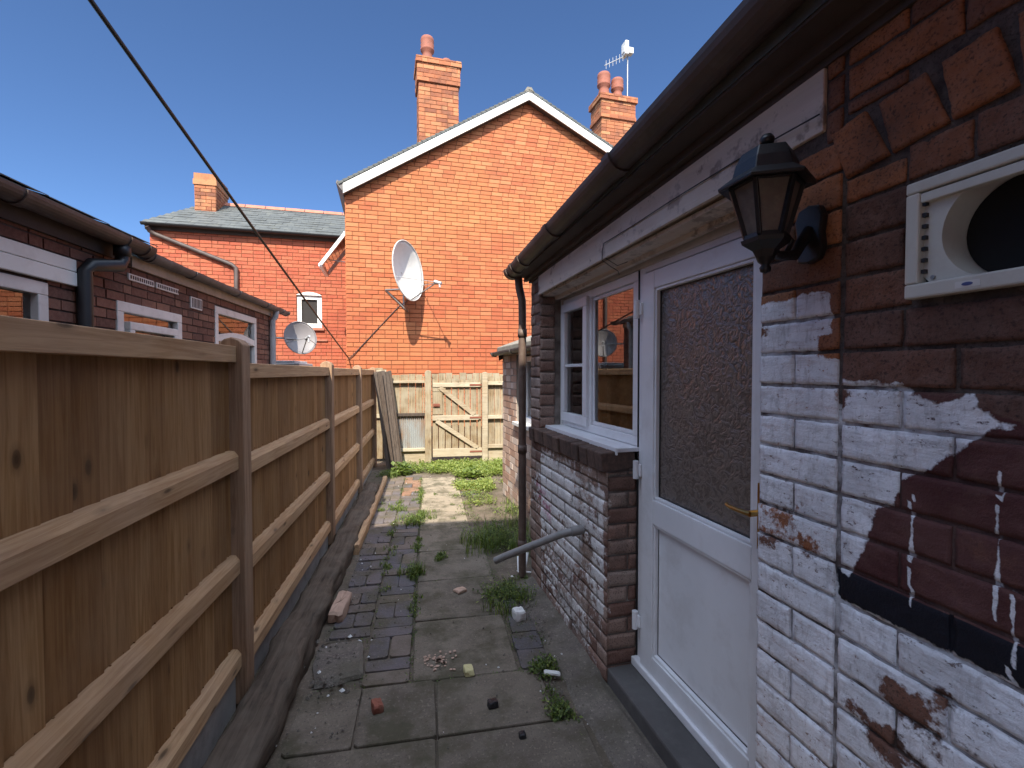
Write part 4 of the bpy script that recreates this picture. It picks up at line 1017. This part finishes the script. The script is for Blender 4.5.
dish('satellite_dish','small grey satellite dish at the far corner of the neighbouring extension',Vector((.30,.18,.02)),(.52,-.80,.22),.47,'dish_grey',(.26,.08),tuple(bs),
   [[(0,.0,.0),(.14,.1,.0),(.22,.22,.0)],[(.22,.22,.0),'bk'],[(.0,-.02,.06),(.0,-.02,-.06)]],.7,.02,1.08)

# ================================================================== BACK FENCE AND GATE
B=thing('back_fence','weathered boarded fence with posts either side of the gate','fence',(0,8.3,0))
def bk(m_): m_.v=[(x,y-8.3,z) for x,y,z in m_.v]; return m_
rnd=random.Random(11)
def boards(m,x0,x1,z0,z1,y,w=.1,j=.006,jag=.02):
    j=j*1.8; jag=jag*1.7
    x=x0
    while x<x1-.01:
        ww=rnd.uniform(w*.85,w*1.1); e=min(x+ww,x1); m.box(x+j/2,e-j/2,y-.008+rnd.uniform(-.004,.004),y+.008,z0+rnd.uniform(0,.02),z1+rnd.uniform(-jag,jag),rnd.random()); x=e
for px,zt,w,h0 in ((.0,1.63,.11,0),(.985,1.60,.10,0),(1.95,1.6,.1,0),(-.66,1.55,.09,0)):
    m=M(); m.prism([(px-w/2,-.02),(px+w/2,-.02),(px+w/2,zt-.02),(px+w*.2,zt),(px-w*.3,zt-.005),(px-w/2,zt-.04)],lambda u,v,w_:(u,w_,v),8.31,8.20); bk(m).build('post','grey_wood_rail' if px>.5 else 'grey_wood',B,.006)
m=M(); boards(m,-.61,-.06,.80,1.55,8.33,.14,.004,.015); bk(m).build('board_panel','grey_wood',B)
m=M(); boards(m,.06,2.0,1.30,1.57,8.36,.13,.004,.012); bk(m).build('board_panel','grey_wood',B)
m=M(); boards(m,1.04,2.0,.10,1.50,8.33,.12,.004,.015); bk(m).build('board_panel','grey_wood',B)
for (a,b,z,h) in ((-.61,-.05,1.43,.04),(-.61,-.05,.865,.05),(-.6,-.05,.255,.05),(1.04,1.95,1.40,.06),(1.04,1.95,.80,.06),(1.04,1.95,.28,.06)):
    m=M(); m.box(a,b,8.25,8.315,z-h/2,z+h/2,rnd.random()); bk(m).build('rail','grey_wood_rail' if z!=.865 else 'dark_wood',B,.004)
m=M(); m.box(-.6,-.05,8.30,8.33,-.02,.225,.5); bk(m).build('kick_board','grey_wood_rail',B,.004)
m=M(); m.box(1.04,1.95,8.30,8.33,-.02,.235,.5); bk(m).build('kick_board','grey_wood_rail',B,.004)
m=M(); n_=110; vs=[]
for k in range(n_+1):
    x=-.59+.53*k/n_; y=8.30+.012*math.sin(k*.9); vs+= [(x,y,.27),(x,y,.85)]
m.add(vs,[(2*k,2*k+2,2*k+3,2*k+1) for k in range(n_)],.4,smooth=True); vs2=[(x,y+.004,z) for x,y,z in vs]; m.add(vs2,[(2*k+1,2*k+3,2*k+2,2*k) for k in range(n_)],.4,smooth=True)
bk(m).build('corrugated_sheet','corrugated',B)
Gt=thing('garden_gate','weathered boarded garden gate with diagonal braces','gate',(.06,8.3,0))
def gt(m_): m_.v=[(x-.06,y-8.3,z) for x,y,z in m_.v]; return m_
m=M(); boards(m,.065,.93,.12,1.47,8.30,.11,.008,.01); gt(m).build('boards','grey_wood',Gt)
for a,b,z,h in ((.08,.91,1.375,.075),(.07,.88,.80,.09),(.075,.955,.19,.14)):
    m=M(); m.box(a,b,8.25,8.288,z-h/2,z+h/2,rnd.random()); gt(m).build('ledge','grey_wood_rail',Gt,.004)
for p,q in (((.20,8.268,1.33),(.80,8.268,.85)),((.14,8.268,.75),(.86,8.268,.26))):
    m=M(); m.beam(p,q,.035,.075,(0,-1,0)) if False else m.beam(p,q,.036,.07); gt(m).build('brace','grey_wood_rail',Gt,.003)
m=M(); m.box(.075,.30,8.262,8.287,1.26,1.335,.2); m.box(.075,.25,8.27,8.287,.86,1.26,.4); gt(m).build('patch_board','grey_wood',Gt,.003)
m=M(); m.box(.085,.20,8.245,8.262,.995,1.05); m.tube([(.1,8.24,1.02),(.19,8.24,1.02)],.008,8); gt(m).build('latch','rust',Gt,.002)
for z in (1.375,.80,.20): m=M(); m.box(.72,.96,8.243,8.249,z-.015,z+.015); gt(m).build('hinge','rust',Gt)
# boards leaning in the corner
rnd=random.Random(5)
specs=[(-.86,-.64,.055,8.02,.020,'dark_wood'),(-.82,-.60,.05,8.05,.018,'dark_wood'),(-.78,-.57,.06,8.00,.02,'dark_wood'),(-.74,-.53,.05,8.09,.018,'dark_wood'),(-.69,-.47,.06,8.12,.02,'dark_wood'),(-.64,-.44,.045,8.15,.016,'dark_wood')]
labs=['dark plank leaning in the fence corner, nearest the left fence','dark plank leaning in the fence corner, second from the left fence','dark plank leaning in the fence corner, third from the left fence','dark plank leaning in the fence corner, fourth from the left fence','dark wide plank leaning in the corner, next to the rightmost plank','narrow dark plank leaning in the corner, rightmost beside the corrugated sheet']
for (xt,xb,w,y,th,mt),lb in zip(specs,labs):
    m=M(); p=Vector((xb,y-.15,.0)); q=Vector((xt,y+.05,1.60+rnd.uniform(-.06,.03))); m.beam((0,0,0),q-p,.07 if 'wide' in lb else .055,th,(0,-1,.1))
    o=m.build('leaning_plank',mt,None,.003,loc=p); tag(o,lb,'plank','planks leaning in the fence corner')

# far boundary fence of the neighbour
Nf=thing('neighbour_fence','sunlit pale boarded fence beyond the left fence','fence',(-2.3,8.9,0))
m=M(); rnd=random.Random(15); boards(m,-2.6,1.55,0,1.66,0,.13,.004,.012); m.build('board_panel','grey_wood',Nf)
for z in (1.60,.8): m=M(); m.box(-2.6,1.55,-.05,-.01,z-.04,z+.03); m.build('rail','grey_wood_rail',Nf,.003)
Sd=thing('garden_shed','low shed roof with pale felt top beyond the left fence','shed',(-2.05,8.4,0))
m=M(); m.box(-1.6,.0,-.5,.3,0,1.66); m.build('wall','grey_wood',Sd)
m=M(); m.box(-1.65,.06,-.55,.35,1.66,1.74); m.box(-1.6,-.02,-.5,.3,1.74,1.78); m.build('roof','lead',Sd,.01)

# ================================================================== REAR HOUSE (behind the viewer; throws the yard's shade)
RH=thing('unseen_terraced_house','unseen tall red brick terraced house rear wall behind the viewer, shading the yard','building',(0,-.25,0))
EV=5.85
m=M(); m.box(-9,-.55,-.3,0,0,EV,.5); m.box(.55,9,-.3,0,0,EV,.5); m.box(-.55,.55,-.3,0,0,.95,.5); m.box(-.55,.55,-.3,0,2.15,EV,.5); m.build('wall','far_brick',RH)
m=M(); m.prism([(.12,EV-.12),(.12,EV+.02),(-4.4,EV+3.1),(-4.4,EV+2.9)],lambda u,v,w:(w,u,v),-9,9); m.build('roof','slate',RH)
w=M(); frame(w,-.55,.55,.95,2.15,.06,-.25,-.18); w.build('window','white_upvc',RH,.004)
m=M(); m.add([(-.9,-3.5,0),(.9,-3.5,0),(.9,-3.5,2.6),(-.9,-3.5,2.6)],[(0,1,2,3)]); m.build('interior','room_dark',RH)

# ================================================================== TELEPHONE CABLE
p0=Vector((-1.30,-.1,2.93)); 
def ray_pt(u,v,dist):
    return None
pA=Vector((-1.49,2.5,3.31)); pB=GM@Vector((.03,-.06,1.86))
dirv=(pB-pA)
p0=pA-dirv*.45
pts=[p0+(pB-p0)*(k/30)+Vector((0,0,-.05*math.sin(math.pi*k/30))) for k in range(31)]
m=M(); m.tube(pts,.0115,8)
tag(m.build('telephone_cable','black_plastic'),'long black overhead cable slanting down across the sky to the gable corner','cable')

# ================================================================== DEBRIS
def chunk(name,label,cat,loc,size,mat,seed,rz=0,group=None,tint=.3):
    m=M(); sx,sy,sz=size; r=random.Random(seed); nn=10; vs=[]; L_=[]
    prof=[(.0,0),(.93,.0),(1.,.3),(.96,.8),(.82,1.),(0,1.02)]
    n=16
    for rr,zz in prof:
        for k in range(n):
            a=2*math.pi*k/n; ca,sa=math.cos(a),math.sin(a); q=1/max(abs(ca),abs(sa)); q=1+(q-1)*.8
            j=1+.22*N3(ca*1.5+seed,sa*1.5,zz*1.3); vs.append((ca*rr*q*j*sx/2,sa*rr*q*j*sy/2,zz*sz*(1+.15*N3(ca*2,sa*2+seed,5))))
    m.add(vs,[(i*n+k,i*n+(k+1)%n,(i+1)*n+(k+1)%n,(i+1)*n+k) for i in range(5) for k in range(n)],tint)
    o=m.build(name,mat,None,.001,loc=loc); o.rotation_euler=(r.uniform(-.06,.06),r.uniform(-.06,.06),rz); return tag(o,label,cat,group)
chunk('brick_bat','long pale edged brick lying on the pavers beside the timber baulk','brick',(-.585,3.26,.0),(.10,.30,.07),'fawn_stone',2,-.05)
chunk('brick_fragment','small orange brown brick fragment on the flagstones near the camera','brick',(-.245,2.27,.0),(.05,.075,.035),'terracotta',5,.3)
chunk('plaster_lump','white plaster lump lying on the dark pavers below the waste pipe','rubble',(.575,2.96,.0),(.075,.085,.06),'chalk_white',9,.2)
chunk('foam_lump','pale yellow foam lump on the middle flagstone','rubble',(.205,2.46,.0),(.05,.075,.03),'foam_yellow',14,.1)
chunk('stone_chip','flat pinkish stone chip on the middle flagstone strip','rubble',(.225,3.40,.0),(.08,.07,.022),'fawn_stone',21,.5)
chunk('plaster_flake','thin white plaster flake against the foot of the right wall','rubble',(.635,2.36,.01),(.085,.03,.015),'chalk_white',25,-.3)
chunk('coal_lump','black coal lump on the flagstones beyond the cross joint','rubble',(.30,2.19,.0),(.05,.04,.03),'black_metal',31,.1)
chunk('coal_lump','small black coal lump on the nearest wide flagstone','rubble',(.40,1.98,.0),(.03,.03,.02),'black_metal',33,.1)
chunk('concrete_lump','big broken slab of grey concrete beside the pavers on the left','rubble',(-.49,2.70,-.03),(.26,.38,.038),'rough_concrete',41,.15)
m=M()
for k,(a,b) in enumerate((((0,0,.01),(.09,-.10,.03)),((.0,-.08,.03),(.02,.06,.10)),((.05,-.02,.02),(.09,.05,.13)))): m.beam(a,b,.028,.008,(0,.3,1))
tag(m.build('plastic_scraps','chalk_white',None,.002,loc=(.70,3.66,.0)),'broken white plastic strips in the weeds under the end of the waste pipe','litter')
m=M(); r=random.Random(8)
for k in range(70):
    a=r.random()*6.28; d=abs(r.gauss(0,.045)); x,y=.05+math.cos(a)*d*1.3,2.60+math.sin(a)*d; q=r.uniform(.003,.012)
    m.add([(x+q*math.cos(b*1.05)*r.uniform(.6,1.2),y+q*math.sin(b*1.05)*r.uniform(.6,1.2),.0065) for b in range(6)],[(0,1,2,3,4,5)],.5)
stuff(tag(m.build('paint_splash','fawn_stone'),'pale worn paint flecks on the middle flagstone next to the yellow foam','paint flecks'))
# gravel and grit scattered on the paving
m=M(); r=random.Random(77)
for k in range(900):
    zone=r.random()
    if zone<.12: x,y=r.gauss(-.5,.07),r.uniform(2.42,2.95)
    elif zone<.35: x,y=r.gauss(-.5,.09),r.uniform(2.1,4.6)
    elif zone<.6: x,y=r.gauss(.68,.07),r.uniform(2.0,3.6)
    else: x,y=r.uniform(-.6,.8),r.uniform(1.6,7.3)
    s=r.uniform(.0025,.009)*(1.6 if r.random()<.08 else 1)*(2.2 if (x<-.4 and 2.4<y<3.0 and r.random()<.5) else 1); a=r.random()*6
    P=[(x+s*math.cos(a+i*1.57)*r.uniform(.7,1.2),y+s*math.sin(a+i*1.57)*r.uniform(.7,1.2),.002) for i in range(4)]; T=(x,y,.002+s*.9)
    m.add(P+[T],[(0,1,4),(1,2,4),(2,3,4),(3,0,4)],r.random()*.4,mi=0 if r.random()<.93 else 1)
stuff(tag(m.build('grit',['rough_concrete','chalk_white']),'scattered grit and small stones over the paving','grit'))

# ================================================================== WEEDS
def leafy(m,x,y,z,n,rad,hgt,ls,r,tb=.5,tr=.25,broad=.45):
    for k in range(n):
        a=r.random()*6.283; d=rad*math.sqrt(r.random()); px,py=x+math.cos(a)*d,y+math.sin(a)*d
        h=z+hgt*r.random()*(1-.6*(d/rad)**2)
        l=ls*r.uniform(.6,1.25); w=l*broad; b=r.random()*6.283; el=r.uniform(-.2,.9)
        D=Vector((math.cos(b)*math.cos(el),math.sin(b)*math.cos(el),math.sin(el))); Sd_=D.cross(Vector((0,0,1))).normalized(); c=Vector((px,py,h)); U=Sd_.cross(D)
        t=min(1,max(0,r.gauss(tb,tr)))
        m.add([c,c+D*l*.5+Sd_*w/2+U*l*.06,c+D*l,c+D*l*.5-Sd_*w/2+U*l*.06,c+D*l*.5-U*l*.02],[(0,4,1),(4,2,1),(0,3,4),(4,3,2)],t)
def grassy(m,x,y,z,n,rad,hgt,r,tb=.5):
    for k in range(n):
        a=r.random()*6.283; d=rad*math.sqrt(r.random()); px,py=x+math.cos(a)*d,y+math.sin(a)*d; b=r.random()*6.283; h=hgt*r.uniform(.4,1.1); w=.0022
        o=Vector((math.cos(b),math.sin(b),0)); s=Vector((-o.y,o.x,0))*w; c=Vector((px,py,z)); t=min(1,max(0,r.gauss(tb,.2)))
        p1=c+o*h*.15+Vector((0,0,h*.6)); p2=c+o*h*.5+Vector((0,0,h*.95))
        m.add([c-s,c+s,p1+s,p1-s,p2],[(0,1,2,3),(3,2,4)],t)
r=random.Random(3)
m=M()
# bright carpet in front of the gate
for k in range(620):
    y=r.uniform(6.35,8.25); x=r.uniform(.05 if y>7.5 else .42,1.6)
    if N3(x*2.5,y*2.5,7)<-.18 and y<7.3: continue
    leafy(m,x,y,-.005,34,.10,.10 if y>7 else .06,.036,r,.8,.18,.65)
for k in range(90): leafy(m,r.uniform(-.5,.1),r.uniform(7.6,8.25),-.005,26,.08,.09,.032,r,.7,.2,.6)
for k in range(70): leafy(m,r.uniform(.42,.8),r.uniform(5.6,6.6),-.005,18,.06,.05,.028,r,.75,.2,.6)
stuff(tag(m.build('ground_cover','leaf'),'bright green low weeds covering the soil in front of the gate','weeds'))
clumps=[('weed_clump','bushy dark weed clump at the foot of the dark downpipe',.66,4.35,.34,.15,2600,700),
 ('weed_clump','straggling weeds among the pavers beyond the white plaster lump',.54,3.28,.24,.08,1100,250),
 ('weed_clump','grassy tuft growing between the pavers and middle flagstones',-.12,3.75,.11,.09,420,260),
 ('weed_clump','low green tuft on the flagstone edge farther up the path',-.14,5.1,.18,.09,640,260),
 ('weed_clump','small green tuft beside the sunlit pavers',-.35,5.6,.12,.06,220,160),
 ('weed_clump','small brownish tuft in the middle of the flagstone strip',.10,4.05,.09,.05,160,120),
 ('weed_clump','trailing weeds in the joint along the foot of the right wall',.60,2.42,.10,.06,420,60),
 ('weed_clump','trailing weeds nearest the viewer beside the right wall',.60,2.10,.08,.05,300,40),
 ('weed_clump','shaded weeds under the leaning planks by the left fence',-.62,7.5,.20,.10,900,60),
 ('weed_clump','weeds against the wall beside the shaded outhouse corner',.93,5.3,.26,.10,500,160),
 ('leafy_weed','broad leaved bright green weed in front of the gate',.62,7.15,.17,.16,90,0),
 ('leafy_weed','bright green bushy weed by the sunlit orange pavers',-.42,7.55,.17,.20,150,0)]
for nm,lb,x,y,rad,h,nl,ng in clumps:
    m=M()
    if nm=='leafy_weed': leafy(m,0,0,-.01,nl,rad,h,.085,r,.6,.12,.75)
    else:
        for k in range(max(3,nl//40)):
            a=r.random()*6.28; d=rad*.5*r.random(); leafy(m,math.cos(a)*d,math.sin(a)*d*1.4,-.01,40,rad*.6,h,.022,r,.45,.25,.55)
        for k in range(max(2,ng//30)):
            a=r.random()*6.28; d=rad*r.random(); grassy(m,math.cos(a)*d,math.sin(a)*d*1.4,-.01,30,rad*.3,h*1.2,r,.5)
    tag(m.build(nm,'leaf',loc=(x,y,0)),lb,'weed','weeds growing through the paving' if nm=='weed_clump' else None)
# thin moss and seedlings in joints
m=M()
for k in range(520):
    c=r.random()
    if c<.4: x,y=-.1+r.gauss(0,.012),r.uniform(2.4,7)
    elif c<.55: x,y=-.35+r.gauss(0,.012),r.uniform(2.4,7)
    elif c<.8: x,y=.49+r.gauss(0,.012),r.uniform(2.4,6)
    elif c<.9: x,y=r.uniform(-.6,.6),r.choice([2.44,3.04,3.62,4.22])+r.gauss(0,.01)
    else: x,y=r.uniform(.55,.68),r.uniform(1.9,3.6)
    leafy(m,x,y,-.010,9,.022,.016,.011,r,.3,.2,.6)
for k in range(260):
    c=r.random()
    if c<.45: x,y=-.10+r.gauss(0,.015),r.uniform(3.0,7.2)
    elif c<.7: x,y=-.35+r.gauss(0,.02),r.uniform(3.3,7.2)
    elif c<.85: x,y=.62+r.gauss(0,.05),r.uniform(1.9,4.2)
    else: x,y=r.uniform(-.6,.5),r.uniform(5,7)
    if N3(x*2,y*2,3)<-.05: continue
    leafy(m,x,y,-.008,14,.035,.03,.02,r,.5,.22,.55); grassy(m,x,y,-.008,10,.03,.05,r,.5)
for k in range(40): leafy(m,r.uniform(.3,.85),r.uniform(4.4,6.2),-.01,22,.08,.05,.02,r,.5,.2,.6)
stuff(tag(m.build('joint_weeds','leaf'),'tiny weeds and moss tufts along the paving joints','weeds'))

# ================================================================== CAMERA, LIGHT, WORLD
cam=bpy.data.cameras.new('camera'); co=bpy.data.objects.new('camera',cam); COL.objects.link(co)
cam.sensor_width=36; cam.lens=470/1024*36; cam.clip_start=.02; cam.clip_end=1000
co.location=(0,0,1.6); psi=math.atan(84/470); th=math.atan(12/470)
co.rotation_euler=(math.pi/2-th,0,-psi); S.camera=co
tosun=Vector((-.20,-.88,1.0)).normalized()
sd=bpy.data.lights.new('sun','SUN'); sd.energy=3.2; sd.angle=R_(.53); sd.color=(1,.93,.80)
so=bpy.data.objects.new('sun',sd); COL.objects.link(so); so.rotation_euler=tosun.to_track_quat('Z','Y').to_euler(); so.location=(0,-5,12)
W=bpy.data.worlds.new('World'); S.world=W; W.use_nodes=True; nt=W.node_tree
sky=nt.nodes.new('ShaderNodeTexSky'); sky.sky_type='NISHITA'; sky.sun_disc=False
sky.sun_elevation=math.asin(tosun.z); sky.sun_rotation=math.atan2(tosun.x,tosun.y); sky.air_density=1.0; sky.dust_density=.0; sky.ozone_density=8.5; sky.altitude=2200
nt.links.new(sky.outputs[0],nt.nodes['Background'].inputs[0]); bg=nt.nodes['Background']; bg.inputs[1].default_value=.062
# invented cloud patch, unseen overhead and behind the viewer, added to fill the shade
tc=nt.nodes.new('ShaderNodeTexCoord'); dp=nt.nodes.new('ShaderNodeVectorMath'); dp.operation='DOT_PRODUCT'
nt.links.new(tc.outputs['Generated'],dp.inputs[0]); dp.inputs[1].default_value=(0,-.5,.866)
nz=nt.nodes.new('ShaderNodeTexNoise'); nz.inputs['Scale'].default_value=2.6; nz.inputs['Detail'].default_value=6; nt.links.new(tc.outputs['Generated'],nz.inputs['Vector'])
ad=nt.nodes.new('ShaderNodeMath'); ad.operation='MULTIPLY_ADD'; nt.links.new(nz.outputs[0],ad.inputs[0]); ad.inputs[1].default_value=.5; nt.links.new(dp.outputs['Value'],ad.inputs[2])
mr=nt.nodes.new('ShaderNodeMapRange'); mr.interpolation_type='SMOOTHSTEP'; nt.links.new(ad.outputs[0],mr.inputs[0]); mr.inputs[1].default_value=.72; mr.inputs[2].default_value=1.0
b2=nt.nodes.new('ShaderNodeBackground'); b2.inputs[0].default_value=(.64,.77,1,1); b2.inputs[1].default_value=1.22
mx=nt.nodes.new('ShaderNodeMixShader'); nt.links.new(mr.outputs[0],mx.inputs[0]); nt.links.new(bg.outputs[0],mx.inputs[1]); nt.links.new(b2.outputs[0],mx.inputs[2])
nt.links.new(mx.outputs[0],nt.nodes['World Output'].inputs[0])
S.view_settings.view_transform='Standard'; S.view_settings.look='None'; S.view_settings.gamma=1; S.view_settings.exposure=1.6
S.render.engine='CYCLES'
try: S.cycles.use_denoising=True
except Exception: pass
